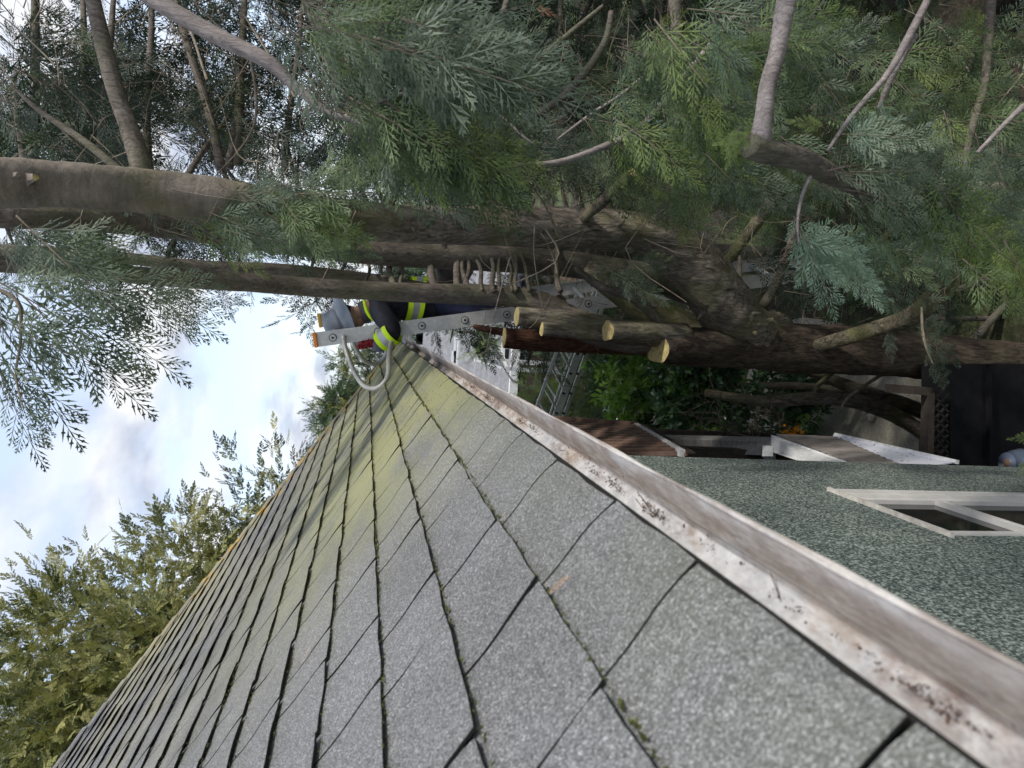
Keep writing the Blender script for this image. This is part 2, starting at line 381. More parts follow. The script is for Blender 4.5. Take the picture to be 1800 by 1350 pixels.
class Leaves:
    def __init__(s): s.q = []; s.m = []
    def put(s, base, pos, d, size, n=None, mi=0, twig=True, twmi=None):
        if n is None: n = rng.normal(size=3)
        fq, tq = base[rng.integers(len(base))]
        a = xform(fq, d, n, size, pos); s.q.append(a); s.m.append(np.full(len(a), mi, np.int32))
        if twig:
            b = xform(tq, d, n, size, pos); s.q.append(b); s.m.append(np.full(len(b), twmi if twmi is not None else mi, np.int32))
    def obj(s, name, mats, parent=None):
        Q = np.concatenate(s.q).astype(np.float32); M = np.concatenate(s.m); n = len(Q)
        q = parent
        while q is not None: Q = Q-np.array(q.location, dtype=np.float32); q = q.parent
        me = bpy.data.meshes.new(name); me.vertices.add(n*4); me.loops.add(n*4); me.polygons.add(n)
        me.vertices.foreach_set('co', Q.reshape(-1)); me.loops.foreach_set('vertex_index', np.arange(n*4, dtype=np.int32))
        me.polygons.foreach_set('loop_start', np.arange(0, n*4, 4, dtype=np.int32)); me.polygons.foreach_set('loop_total', np.full(n, 4, np.int32))
        for m in mats: me.materials.append(m)
        me.polygons.foreach_set('material_index', M); me.update(calc_edges=True)
        o = bpy.data.objects.new(name, me); link(o, parent); print(name, n); return o
FOLM = FOL+[M_TWIG]; TW = 5
L_SHADE = leafmat('shaded_green', (.018, .030, .022), (.055, .08, .055), .15); L_SHADE2 = leafmat('shaded_green_warm', (.02, .034, .017), (.06, .085, .036), .18)  # deep shade of the background row put into darker leaf colours
FOLD = [L_SHADE, L_SHADE2, L_MID, L_SHADE, L_BRN, M_TWIG]

# ------------------------------------------------------------------ ground
g = MB()
n = 60
xs = np.linspace(-1, 1, n)**3*150; ys = np.concatenate([np.linspace(-6, 14, 30), np.linspace(16, 220, 20)])
vv = []
for y in ys:
    for x in xs:
        z = GROUND + .08*math.sin(x*1.3+y*.7)+.05*math.sin(x*2.9-y*1.7)
        if y > 9: z -= min(5, (y-9)*.11)
        vv.append((x, y, z))
g.add(vv, [(j*n+i, j*n+i+1, (j+1)*n+i+1, (j+1)*n+i) for j in range(len(ys)-1) for i in range(n-1)])
def b_ground(t, b):
    v = coord(t); c = rampn(t, noise(t, v, 14, 7, .7), [(.3, (.015, .012, .009)), (.5, (.05, .042, .03)), (.7, (.12, .10, .07))])
    c = mixc(t, rampn(t, noise(t, v, .7, 4), [(.45, 0.0), (.6, 1.0)]), c, rampn(t, noise(t, v, 20, 5), [(.3, (.04, .06, .02)), (.7, (.12, .16, .05))]))
    t.links.new(c, b.inputs['Base Color']); bump(t, b, noise(t, v, 30, 6), .8, .03)
o = g.obj('ground', mat('soil_and_grass', b_ground, rough=1), smooth=True); tag(o, 'dark leafy soil and grass of the yard', kind='structure')
M_CONC = simple('weathered_concrete', (.30, .28, .23), (.48, .45, .38), 40, .9, bumpd=.004)
pth = MB()
pts = [PZ(1400, 700, GROUND+.14), PZ(1600, 690, GROUND+.14), PZ(1618, 800, GROUND+.14), PZ(1420, 800, GROUND+.14)]
N_ = 26; poly = []
cx_ = sum((Vector(p) for p in pts), Vector())/4
for i in range(N_):
    a = 2*math.pi*i/N_; poly.append(Vector((cx_.x+.95*math.cos(a)*(1+.12*math.sin(3*a)), cx_.y+.55+1.5*math.sin(a)*(1+.1*math.sin(2*a+1)), GROUND+.14)))
pth.add([p-Vector((0, 0, .2)) for p in poly]+poly, [tuple(range(N_, 2*N_))]+[(i, (i+1) % N_, N_+(i+1) % N_, N_+i) for i in range(N_)])
o = pth.obj('path', M_CONC); tag(o, 'pale worn concrete patch on the yard floor', kind='structure')

# ------------------------------------------------------------------ house
AR = R(38); CA, SA = math.cos(AR), math.sin(AR); EX = .14; EV = (-.20, -.31)
RUN = 3.6; HIPY = 6.65; HS = 1.09; Y0 = -1.6; XW = -.50
def roofp(y, t, h=0.0):      # t metres up the slope from the eave, h above the deck
    return Vector((EV[0]-t*CA+h*SA, y, EV[1]+t*SA+h*CA))
def hipy(t): return HIPY-HS*t*CA
house = thing('house', 'green stucco house with grey shingled hip roof, gutter and white framed window', 'house', (-2.5, 2, GROUND))
NC = int(RUN/CA/EX)+1
sh = MB()
for k in range(NC):
    t0 = k*EX; y = Y0+random.random()*.2; e = EX
    tops = 1.12
    lo = t0+(0.006 if k == 0 else 0)
    wob = [random.uniform(-.002, .002)]
    edge_prev = [random.uniform(-.003, .003) for _ in range(9)]
    while y < hipy(t0)+.02:
        w = random.choice([.14, .18, .22, .26, .31]) if random.random() < .8 else random.uniform(.12, .34)
        if k > 0 and random.random() < .06: w = .12
        gap = random.uniform(.0048, .0078) if random.random() < .9 else .012
        if k == 0: gap = random.uniform(.0035, .005)
        ns = 8; wob2 = random.uniform(-.004, .004); lift = random.uniform(.8, 1.3); dl = random.uniform(-.0025, .0025)
        yb0 = y; yb1 = y+w-gap
        sk = random.uniform(-.012, .012)
        rows = []
        for i in range(ns+1):
            u = i/ns; t = lo+dl*(1-u)+u*e*tops
            s_ = 1-min(1, u/.75); s_ = s_*s_*(3-2*s_)
            h = .002+.009*s_*lift*(1-.0*u)
            if k == 0: h = .002+.009*s_-.008*max(0, 1-u/.4)**1.6
            cor = max(0, 1-u/.08)*(.003 if k else .0015)
            a_ = yb0+wob[0]*math.sin(u*3)+cor+getattr(sh, 'sk', 0)*u; b_ = yb1+wob2*math.sin(u*3)-cor+sk*u
            rows.append((t, h, a_, b_))
        sh.sk = sk; wob = [wob2]
        NW = 5; V = []; Fc = []
        for (t, h, a_, b_) in rows:
            hy = hipy(t)
            for j in range(NW+1):
                f_ = j/NW; yy = a_+(b_-a_)*f_
                V.append(roofp(min(yy, hy), t+(.0015*math.sin(yy*37+k) if t < lo+.01 else 0), h+.0012*math.sin(yy*23+k*2.1)))
        for i in range(ns):
            for j in range(NW):
                a = i*(NW+1)+j; Fc.append((a, a+NW+1, a+NW+2, a+1))
        # front edge and side skirts
        th = .0042 if k else .003
        base = len(V)
        front = list(range(NW+1)); left = [i*(NW+1) for i in range(ns+1)]; right = [i*(NW+1)+NW for i in range(ns+1)]
        dnv = Vector((SA, 0, CA))*th
        for lst, flip in ((front, False), (left, True), (right, False)):
            b0 = len(V); V += [V[i]-dnv for i in lst]
            for i in range(len(lst)-1):
                q = (lst[i], lst[i+1], b0+i+1, b0+i); Fc.append(q[::-1] if flip else q)
        if a_ < hipy(t0): sh.add(V, Fc[:ns*NW]); sh.f += [tuple(i+len(sh.v)-len(V) for i in q) for q in Fc[ns*NW:]]; sh.m += ([0]*NW if k == 0 else [1]*NW)+[1]*(len(Fc)-ns*NW-NW)
        y += w
sh.obj('shingles', [M_SH, M_TAR], house, smooth=False)
dk = MB()
tm = RUN/CA
TT = tm-.0
hl = [roofp(hipy(0), 0, -.004), roofp(hipy(TT), TT, -.004)]
dk.add([roofp(Y0, 0, -.004), roofp(hipy(0), 0, -.004), roofp(hipy(TT), TT, -.004), roofp(Y0, TT, -.004)], [(3, 2, 1, 0)])
# far hip face and back slope
rx = roofp(0, TT)[0]; rz = roofp(0, TT)[2]
bx_ = 2*rx-EV[0]
dk.add([(EV[0], hipy(0), EV[1]-.004), (bx_, hipy(0), EV[1]-.004), (rx, hipy(TT), rz-.004)], [(0, 1, 2)])
dk.add([(rx, Y0, rz-.004), (rx, hipy(TT), rz-.004), (bx_, hipy(0), EV[1]-.004), (bx_, Y0, EV[1]-.004)], [(0, 1, 2, 3)])
dk.obj('roof_deck', [M_TAR], house)
# hip caps
hc = MB(); hd = (Vector(roofp(hipy(TT), TT))-Vector(roofp(hipy(0), 0))); HL = hd.length; hd.normalize()
nA = Vector((SA, 0, CA)); nB = Vector((0, SA, CA)).normalized()
inA = nA.cross(hd).normalized(); inA = -inA if inA.y > 0 else inA
inB = nB.cross(hd).normalized(); inB = -inB if inB.x > 0 else inB
s = -.03
while s < HL:
    ln = .145; wdt = random.uniform(.085, .11); p0 = Vector(roofp(hipy(0), 0))+hd*s; p1 = p0+hd*ln*1.5
    u0 = Vector((SA*.3, SA*.3, CA)).normalized(); h0 = .022+random.uniform(-.003, .004); h1 = .008; q = []
    for pp, hh in ((p0, h0), (p1, h1)):
        q += [pp+inA*wdt+nA*hh, pp+u0*(hh+.006), pp+inB*wdt+nB*hh]
    low = [a-u0*.006 for a in q]
    hc.add(q+low, [(0, 1, 4, 3)[::-1], (1, 2, 5, 4)[::-1], (6, 7, 10, 9), (7, 8, 11, 10), (0, 1, 7, 6), (1, 2, 8, 7), (0, 3, 9, 6), (2, 5, 11, 8), (3, 4, 10, 9), (4, 5, 11, 10)])
    s += ln+random.uniform(-.006, .006)
hc.obj('hip_cap', [M_SH], house)
# moss on the course lines
ms = MB()
def clump(p, r):
    V = []
    for d in ((1, 0, 0), (0, 1, 0), (-1, 0, 0), (0, -1, 0)):
        V.append(Vector(p)+Vector(d)*r*random.uniform(.6, 1.4)+Vector((0, 0, random.uniform(-.3, .3)*r)))
    V.append(Vector(p)+nA*r*random.uniform(.5, 1.1)); ms.add(V, [(0, 1, 4), (1, 2, 4), (2, 3, 4), (3, 0, 4)])
for k in range(1, NC):
    dens = 260 if k <= 3 else (170 if k < 9 else 60)
    y = .2
    seg = random.random()*9
    while y < hipy(k*EX):
        y += random.expovariate(dens*(.35+.9*max(0, math.sin(y*2.3+seg)*math.sin(y*5.1+k*3)))+10)
        clump(roofp(y, k*EX-random.uniform(0, .005), random.uniform(-.001, .008)), random.uniform(.0012, .0038)*(1 if k > 1 else 1.25))
for i in range(900):      # loose tufts in the far low corner
    y = random.uniform(2.0, 5.5); t_ = random.uniform(.0, .30); clump(roofp(y, t_, .009), random.uniform(.001, .003))
o = ms.obj('moss', [M_MOSS], house); o['kind'] = 'stuff'
# gutter
gt = MB()
prof = [(-.285, -.306), (-.283, -.317), (-.209, -.370), (-.203, -.369), (-.1665, -.3465), (-.1640, -.3435), (-.1615, -.3445), (-.1618, -.350), (-.164, -.352), (-.199, -.376), (-.289, -.378), (-.289, -.30)]
NY = 90; ys_ = np.linspace(Y0, HIPY+.03, NY); V = []
for y in ys_:
    sg = .006*math.sin(y*1.9)+.003*math.sin(y*5.3)
    for i, (x, z) in enumerate(prof):
        wv = .0015*math.sin(y*13+i)+.0008*math.sin(y*41+i*2)
        V.append((x+wv+(sg*.5 if 3 < i < 9 else 0), y, z+sg*.6*(1 if y > .8 else y/.8)+wv*.5))
npf = len(prof)
gt.add(V, [(a*npf+i, a*npf+(i+1) % npf, (a+1)*npf+(i+1) % npf, (a+1)*npf+i) for a in range(NY-1) for i in range(npf)])
gt.add([V[i] for i in range(npf)], [tuple(range(npf))]); gt.add([V[-npf+i] for i in range(npf)], [tuple(range(npf))[::-1]])
gt.obj('gutter', [M_GUT], house)
# fascia and soffit
fs = MB(); fs.box((-.31, (Y0+HIPY)/2, -.40), (.018, (HIPY-Y0)/2, .10))
fs.box(((-.33+bx_)/2, (Y0+HIPY)/2, -.51), ((-.33-bx_)/2, (HIPY-Y0)/2-.02, .01))
fs.obj('soffit', [M_WHITE], house)
# wall with the window opening
wy0, wy1 = 1.655, 2.16; wz1 = -1.615; wz0 = -2.75; WC = 2.755; wt = .16
wl = MB()
def wbox(y0, y1, z0, z1): wl.box((XW-wt/2, (y0+y1)/2, (z0+z1)/2), (wt/2, (y1-y0)/2, (z1-z0)/2))
wbox(Y0, wy0, GROUND, -.52); wbox(wy1, WC, GROUND, -.52); wbox(wy0, wy1, wz1, -.52); wbox(wy0, wy1, GROUND, wz0)
wl.box((XW-2.2, WC-.08, (GROUND-.52)/2), (2.2-wt, .078, (-.52-GROUND)/2))
wl.box((XW-2.4, 5.2, (GROUND-.52)/2), (.08, 2.4, (-.52-GROUND)/2))
wl.obj('wall', [M_STU], house)
wd = bpy.data.objects.new('window', None); link(wd, house)
def wp(y0, y1, z0, z1, x0, x1): return ((x0+x1)/2, (y0+y1)/2, (z0+z1)/2), ((x1-x0)/2, (y1-y0)/2, (z1-z0)/2)
def PX(px, py, X):
    w = CR.T @ np.array([px-900, -(py-675), -F_PX]); return w*X/w[0]
wf = MB(); gl = MB(); sl = MB()
for a, b_, pr_ in ((0, .026, .012), (.028, .056, .006), (.058, .086, -.004)): wf.box(*wp(wy1-b_, wy1-a, wz0, wz1-.012, XW-.06, XW+pr_))
wf.box(*wp(wy0, wy0+.026, wz0, wz1-.012, XW-.06, XW+.006)); wf.box(*wp(wy0+.028, wy1-.088, wz1-.045, wz1-.012, XW-.06, XW-.004))
rz_ = PX(1672, 893, XW-.01)[2]
for q_ in range(3): wf.box(*wp(wy0+.027, wy1-.087, rz_-.014-.016*q_, rz_-.001-.016*q_, XW-.05, XW-.003-.005*(q_ % 2)))
gl.box(*wp(wy0+.027, wy1-.087, wz0, wz1-.05, XW-.04, XW-.018))
sl.box(*wp(wy0-.02, wy1+.02, wz1-.006, wz1+.005, XW-.02, XW+.014))
for mb_, nm, mt_ in ((wf, 'frame', M_FRAME), (gl, 'pane', M_GLASS), (sl, 'casing', M_SILL)): mb_.obj(nm, [mt_], wd)

# debris in the gutter
M_DEB = simple('wet_leaf_litter', (.03, .018, .014), (.14, .085, .06), 60, .8)
db = MB()
def litter(cx, cy, cz, rx_, ry_, n_, sz=.006):
    for i in range(n_):
        a = random.gauss(0, 1); b_ = random.gauss(0, 1); p = Vector((cx+a*rx_, cy+b_*ry_, cz+random.uniform(0, .004)))
        d = Vector((random.uniform(-1, 1), random.uniform(-1, 1), random.uniform(-.2, .3))).normalized()*sz*random.uniform(.3, 1.4)
        n2 = Vector((-d.y, d.x, 0)).normalized()*sz*random.uniform(.05, .3)
        db.add([p, p+d*.5+n2, p+d, p+d*.5-n2+Vector((0, 0, .002))], [(0, 1, 2, 3)])
for (y, n_, rx_) in ((.36, 240, .006), (.43, 60, .004), (.52, 50, .005), (.66, 30, .004), (.80, 300, .008), (.95, 230, .010), (1.05, 90, .008), (1.45, 240, .008), (1.58, 60, .005), (2.1, 180, .008), (2.4, 160, .01), (2.8, 130, .01)):
    litter(-.216, y, -.364+.006*math.sin(y*1.9)*.6, rx_*.5, .012+.012*y, int(n_*(.4 if y < 1.2 else .5)), .0035)
for i in range(120):
    y = random.uniform(.3, 6); litter(random.uniform(-.216, -.208), y, -.366, .003, .01, 1, .006)
for i in range(9):
    y = random.uniform(.5, 3); a = Vector((random.uniform(-.22, -.21), y, -.362)); db.tube([a, a+Vector((random.uniform(-.01, .01), .02, .003)), a+Vector((random.uniform(-.02, .02), .045, .002))], .0007, 4)
o = db.obj('gutter_debris', [M_DEB]); tag(o, 'dark leaf litter and needles lying in the gutter', kind='stuff')

# fallen dry fronds on the roof
def roof_frond(px, py, size, d, label, mats):
    w = CR.T @ np.array([px-900, -(py-675), -F_PX]); nn = np.array([SA, 0, CA]); e0 = np.array(roofp(0, 0, .014)); p = w*(nn@e0)/(nn@w)
    L = Leaves(); fr = frond(11, 1, int(px), .011); a = xform(fr, d, nn, size, p); L.q.append(a); L.m.append(np.zeros(len(a), np.int32))
    o = L.obj('fallen_frond', mats); tag(o, label, 'frond', 'dry fronds fallen on the shingles')
M_DRYP = leafmat('dry_frond_pink', (.42, .30, .25), (.62, .50, .44), .1)
M_DRYO = leafmat('dry_frond_orange', (.42, .20, .09), (.60, .34, .18), .1)
roof_frond(528, 1170, .055, (.3, .9, -.2), 'pale pinkish dry frond lying mid-slope on the grey shingles', [M_DRYP])
roof_frond(962, 1042, .035, (.9, -.4, -.7), 'small orange dry frond caught on the lowest mossy course line', [M_DRYO])
roof_frond(883, 915, .02, (.5, .9, -.3), 'tiny pale dry scrap beside the notched shingle tab', [M_DRYP])

# ------------------------------------------------------------------ trees
def ctrl(lst):
    return [(P(x, y, D), r*D*1.03/F_PX) for x, y, D, r in lst]
def limb(name, lst, mats, parent, seg=12, sub=7, rough=.05, cut=False, label=None):
    pts, rad = spline(ctrl(lst), sub); m = MB(); m.tube(pts, rad, seg, 0, True, rough, capmi=1 if cut else None)
    o = m.obj(name, [mats, M_CUT], parent, smooth=True)
    if cut: o.data.polygons[len(o.data.polygons)-1].use_smooth = False
    if label: o['label'] = label
    return o
def knots(lst, n, mats, parent):
    pts, rad = spline(ctrl(lst), 12); m = MB()
    for i in range(n):
        j = random.randrange(2, len(pts)-2); p = pts[j]; d = (pts[j+1]-pts[j-1]).normalized()
        a = Vector((random.gauss(0, 1), -abs(random.gauss(.8, .6)), random.gauss(0, .4))); a = (a-d*a.dot(d)).normalized()
        r = random.uniform(.005, .013); m.tube([p+a*rad[j]*.8, p+a*rad[j]*1.08, p+a*(rad[j]*1.1+random.uniform(.004, .03))], [r*1.9, r*1.2, r*.8], 8, 0, True, .15, capmi=1 if random.random() < .35 else 0)
    return m.obj('knot', [mats, M_CUT], parent, smooth=False)

T1 = thing('cypress_tree', 'multi-stemmed cypress tree rising beside the house wall, thick forked trunk with sawn stubs', 'tree', PZ(2150, 668, GROUND))
l_t = [(2165, 668, 4.15, 66), (1980, 652, 4.15, 52), (1800, 642, 4.15, 46), (1600, 626, 4.15, 45), (1400, 612, 4.15, 46), (1300, 606, 4.07, 42), (1220, 610, 3.97, 34), (1156, 611, 3.88, 29)]
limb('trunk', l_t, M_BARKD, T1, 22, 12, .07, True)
l_s1 = [(1400, 612, 4.2, 26), (1345, 600, 4.16, 42), (1306, 578, 4.08, 52), (1274, 540, 4.0, 54), (1237, 490, 3.92, 51), (1188, 440, 3.85, 44), (1112, 408, 3.78, 36), (1000, 402, 3.7, 34), (850, 396, 3.55, 32), (700, 392, 3.4, 31), (500, 370, 3.2, 33), (300, 342, 3.0, 34), (100, 325, 2.75, 34), (-60, 318, 2.55, 37), (-500, 300, 2.2, 40)]
limb('stem', l_s1, M_BARK, T1, 22, 12, .06)
l_s2 = [(1380, 575, 4.45, 22), (1200, 506, 4.45, 27), (1100, 482, 4.4, 25), (1000, 464, 4.35, 23), (800, 450, 4.2, 22), (640, 444, 4.0, 20), (400, 412, 3.7, 19), (200, 388, 3.4, 19), (0, 378, 3.15, 19), (-500, 360, 2.7, 19)]
limb('stem', l_s2, M_BARKG, T1, 18, 12, .04)
l_s3 = [(1300, 610, 4.18, 24), (1180, 600, 4.05, 26), (1110, 594, 4.0, 28), (1050, 580, 4.0, 28), (1000, 560, 4.0, 25), (950, 534, 4.0, 21), (900, 522, 4.0, 18), (800, 516, 3.95, 17), (700, 513, 3.9, 16), (560, 506, 3.8, 15.5), (400, 495, 3.6, 15), (250, 484, 3.4, 14), (80, 468, 3.2, 13), (-500, 440, 2.8, 12)]
limb('stem', l_s3, M_BARKG, T1, 18, 12, .05)
l_s4 = [(760, 505, 4.1, 6), (640, 488, 4.15, 9), (500, 474, 4.1, 10), (350, 468, 4.0, 10), (200, 452, 3.9, 9), (0, 440, 3.8, 9), (-300, 430, 3.6, 9)]
limb('stem', l_s4, M_BARKG, T1, 14, 8, .04)
limb('sawn_stub', [(1120, 588, 4.0, 16), (1060, 575, 3.97, 19), (990, 562, 3.95, 18), (908, 556, 3.93, 16.5)], M_BARK, T1, 16, 8, .05, True)
limb('sawn_stub', [(1090, 592, 3.95, 14), (1010, 583, 3.9, 13), (952, 579, 3.88, 12)], M_BARK, T1, 14, 6, .05, True)
limb('sawn_stub', [(1200, 590, 3.95, 24), (1120, 584, 3.84, 21), (1068, 582, 3.78, 18)], M_BARK, T1, 16, 6, .08, True, 'short stub with a moss covered cut end')
limb('stem', [(1250, 590, 4.3, 26), (1160, 560, 4.3, 30), (1080, 505, 4.3, 24), (1030, 470, 4.35, 20)], M_BARKM, T1, 16, 8, .06)
limb('branch', [(1168, 590, 3.98, 10), (1150, 556, 3.93, 10), (1110, 522, 3.9, 9), (1060, 505, 3.88, 7), (1010, 470, 3.85, 4)], M_BARKG, T1, 10)
limb('branch', [(1420, 612, 4.1, 11), (1450, 604, 3.98, 13), (1540, 578, 3.75, 15), (1610, 552, 3.5, 19), (1665, 495, 3.3, 20), (1690, 435, 3.15, 19), (1715, 330, 2.95, 15), (1735, 200, 2.8, 10)], M_BARKM, T1, 14, 9, .05)
limb('branch', [(1265, 478, 4.0, 8), (1320, 405, 3.8, 11), (1375, 330, 3.6, 13), (1420, 250, 3.4, 12), (1450, 150, 3.2, 8)], M_BARKM, T1, 12, 9, .05)
limb('branch', [(1012, 400, 3.7, 9), (1030, 380, 3.6, 9), (1062, 352, 3.45, 10), (1113, 303, 3.25, 9)], M_BARKM, T1, 12, 7, .05, True)
limb('branch', [(252, 345, 3.0, 22), (250, 300, 2.98, 17), (228, 230, 3, 14), (205, 165, 3, 13), (185, 90, 3, 12), (150, -60, 3, 10)], M_BARKG, T1, 12)
limb('branch', [(232, 318, 3.05, 7), (150, 250, 3.1, 6), (70, 195, 3.15, 4), (20, 150, 3.2, 2)], M_BARKG, T1, 8)
limb('branch', [(668, 375, 3.4, 9), (700, 335, 3.3, 7), (706, 310, 3.2, 4)], M_BARKG, T1, 8)
knots(l_s1, 22, M_BARK, T1)['kind'] = 'stuff'
sp = MB()
for (px, half, bend) in ((643, 3, 0), (690, 5.5, 0), (701, 3, 4), (752, 7, 14), (762, 4, 6), (803, 6.5, 0), (817, 5, 4), (822, 4, -6), (845, 4, 0), (865, 4.5, 0), (880, 3.5, -4), (893, 3, 6), (905, 4, 0), (925, 3.5, 4), (975, 5, 8)):
    pp, rr = spline(ctrl([(px+2+bend, 512, 3.92, half*1.1), (px+bend*.6, 495, 3.98, half), (px+random.uniform(-7, 7), 470, 4.1, half*.9), (px-4+random.uniform(-14, 14), 430, 4.3, half*.7), (px-10+random.uniform(-25, 25), 350, 4.6, half*.5)]), 5); sp.tube(pp, rr, 8, 0, True, .06)
sp.obj('side_shoots', [M_BARKG], T1, smooth=True)['kind'] = 'stuff'

T2 = thing('sawn_tree', 'slender reddish trunk sawn off flat on top, behind the forked cypress trunk', 'tree', P(2200, 690, 4.6))
limb('trunk', [(2110, 685, 4.6, 24), (1700, 650, 4.6, 22), (1300, 622, 4.6, 20), (1150, 608, 4.6, 19), (1040, 603, 4.6, 19), (950, 598, 4.6, 19), (886, 593, 4.6, 17.5)], M_BARKR, T2, 18, 10, .05, True)
limb('branch', [(905, 590, 4.75, 5), (880, 583, 4.8, 7), (850, 578, 4.8, 6), (832, 573, 4.8, 3)], M_BARKR, T2, 8)

def pts_in(cx, cy, rx, ry, D0, D1, n):
    for i in range(n):
        a = random.uniform(0, 2*math.pi); r = math.sqrt(random.random())
        yield P(cx+rx*r*math.cos(a), cy+ry*r*math.sin(a), random.uniform(D0, D1))
def idir(dx, dy, sp_=.45, yy=0.0):
    v = Vector((-dy+random.gauss(0, sp_), yy+random.gauss(0, sp_), -dx+random.gauss(0, sp_))); return v.normalized()
def clear_of_trunks(p, d, size):
    # limbs near the man, the forked trunk and the ladder were cleared: nothing hangs there
    for u, w in ((.4, 0), (.75, 0), (1.0, 0), (.7, .2), (.7, -.2)):
        q = p+d*size*u+Vector((w*size, 0, 0)); c = CR@np.array(q); x = 900+F_PX*c[0]/-c[2]; y = 675-F_PX*c[1]/-c[2]
        if (640 < x < 1070 and 372 < y) or (1070 < x < 1340 and 372+(x-1070)*.45 < y) or (470 < x < 760 and 500 < y) or (1340 < x < 1480 and y > 560) or (230 < x <= 640 and y > 468) or (60 < x <= 230 and y > 560): return False
    return True
def cluster(L, base, cx, cy, rx, ry, D0, D1, n, size, d, w=(5, 3, .5, 0, 0), sp_=.4, face=.0):
    for p in pts_in(cx, cy, rx, ry, D0, D1, n):
        mi = random.choices(range(5), w)[0]; dd = idir(*d, sp_); sz_ = size*random.uniform(.7, 1.25)
        if size != .22 and not clear_of_trunks(p, dd, sz_): continue
        nn = rng.normal(size=3)
        if face: nn = nn*(1-face)*.8+np.array([0, -1.0, .3])*face*1.6
        L.put(base, p, dd, sz_, nn, mi, True, TW)
# crown of the multi-stemmed tree
C1 = Leaves()
cluster(C1, SP_MID, 515, 395, 75, 50, 2.8, 3.2, 34, .36, (1, .35), (5, 4, 3, 0, 0), .3, .65)
cluster(C1, SP_MID, 440, 365, 130, 46, 2.7, 3.1, 44, .30, (1, .3), (8, 4, .5, 0, 0), .35, .6)
cluster(C1, SP_MID, 430, 405, 140, 26, 2.9, 3.5, 14, .30, (.8, .5), (8, 2, .3, 0, 0), .4, .55)
cluster(C1, SP_MID, 130, 400, 180, 30, 2.5, 3.3, 18, .34, (.8, .5), (8, 2, .2, 0, 0), .4, .45)
cluster(C1, SP_MID, 20, 440, 90, 50, 2.3, 3.0, 20, .38, (.75, .6), (8, 1, 0, 0, 0), .3, .55)
cluster(C1, SP_MID, 560, 455, 40, 20, 3.3, 3.8, 10, .26, (1, .4), (6, 4, 1, 0, 0), .3, .55)
cluster(C1, SP_MID, 1075, 468, 60, 14, 3.4, 3.7, 8, .22, (1, .15), (6, 3, 0, 0, 0), .25, .6)
cluster(C1, SP_MID, 260, 470, 90, 20, 2.6, 3.2, 6, .34, (.9, .35), (8, 1, 0, 0, 0), .25, .65)
cluster(C1, SP_MID, 960, 285, 120, 50, 3.2, 4.0, 22, .36, (.8, .3), (6, 3, 0, 0, 0), .4, .45)
for (x, y, D, dx, dy, s_) in ((40, 520, 2.4, .75, .75, .42), (-30, 520, 2.5, .5, .9, .46), (-20, 600, 2.4, .35, 1, .34), (90, 510, 2.5, .9, .6, .40), (190, 480, 2.6, 1, .5, .34), (130, 490, 2.6, .9, .3, .36), (230, 480, 2.7, 1, .45, .28), (290, 490, 2.8, 1, .3, .24), (-30, 480, 2.4, .9, .5, .44), (20, 640, 2.4, .35, 1, .22), (0, 560, 2.3, .9, .5, .34)):
    d = Vector((-dy, random.uniform(-.15, .15), -dx)); C1.put(SP_MID, P(x, y, D), d, s_, np.array([.15, -1, .1])+rng.normal(size=3)*.25, 0, True, TW)
C1.obj('crown', FOLM, T1)
hl_ = [(-120, 480, 2.4, 4), (20, 520, 2.4, 3), (36, 590, 2.4, 2.2), (28, 660, 2.4, 1.6), (42, 720, 2.4, .8)]
limb('branch', hl_, M_TWIG, T1, 6)

T3 = thing('cypress_tree', 'cypress tree at the right of the yard, its leafy limbs reaching across nearest the camera', 'tree', (2.7, 2.0, GROUND))
tm_ = MB(); pp, rr = spline([(Vector((2.7, 2.0, GROUND)), .2), (Vector((2.68, 2.0, -2)), .16), (Vector((2.75, 2.05, 1)), .12), (Vector((2.8, 2.1, 4.5)), .05)], 10); tm_.tube(pp, rr, 18, 0, True, .06)
tm_.obj('trunk', [M_BARK], T3, smooth=True)
limb('branch', [(180, -60, 2.5, 13), (300, 18, 2.5, 13), (390, 68, 2.5, 13), (470, 108, 2.5, 12), (520, 152, 2.5, 8), (575, 197, 2.5, 5.5), (620, 212, 2.5, 4.5), (660, 232, 2.5, 4.5), (700, 262, 2.5, 3.5), (738, 275, 2.5, 1.5)], M_BARKP, T3, 12, 8, .05)
limb('branch', [(530, -60, 2.9, 10), (545, 20, 2.9, 9), (585, 80, 2.9, 9), (598, 150, 2.9, 8)], M_BARKG, T3, 10)
limb('branch', [(700, -60, 3, 10), (680, 40, 3, 10), (666, 120, 3, 10), (655, 185, 3, 9)], M_BARKG, T3, 10)
limb('branch', [(1395, -60, 1.5, 18), (1378, 20, 1.5, 17), (1366, 90, 1.5, 15), (1350, 150, 1.5, 15), (1343, 205, 1.5, 16), (1338, 238, 1.5, 19), (1340, 265, 1.53, 17)], M_BARKP, T3, 14, 8, .04)
limb('branch', [(1318, 255, 1.5, 22), (1360, 268, 1.52, 22), (1410, 280, 1.55, 21), (1460, 308, 1.6, 18), (1540, 345, 1.65, 14), (1640, 370, 1.9, 12), (1760, 330, 2.2, 14)], M_BARKG, T3, 16, 8, .07, True)
limb('branch', [(1650, -40, 2, 6), (1600, 60, 2, 8), (1560, 130, 2, 6), (1500, 200, 2, 5), (1455, 265, 2, 3)], M_BARKP, T3, 8)
limb('branch', [(1610, 60, 2.02, 5), (1570, 130, 2.05, 6), (1545, 190, 2.1, 4)], M_BARKP, T3, 8)
limb('branch', [(1745, -40, 2.6, 9), (1738, 60, 2.6, 9), (1730, 150, 2.6, 8), (1705, 240, 2.6, 7), (1690, 330, 2.6, 5)], M_BARKG, T3, 10)
limb('branch', [(1840, 160, 1.9, 8), (1790, 195, 1.9, 6), (1718, 268, 1.9, 3.5)], M_BARKP, T3, 8)
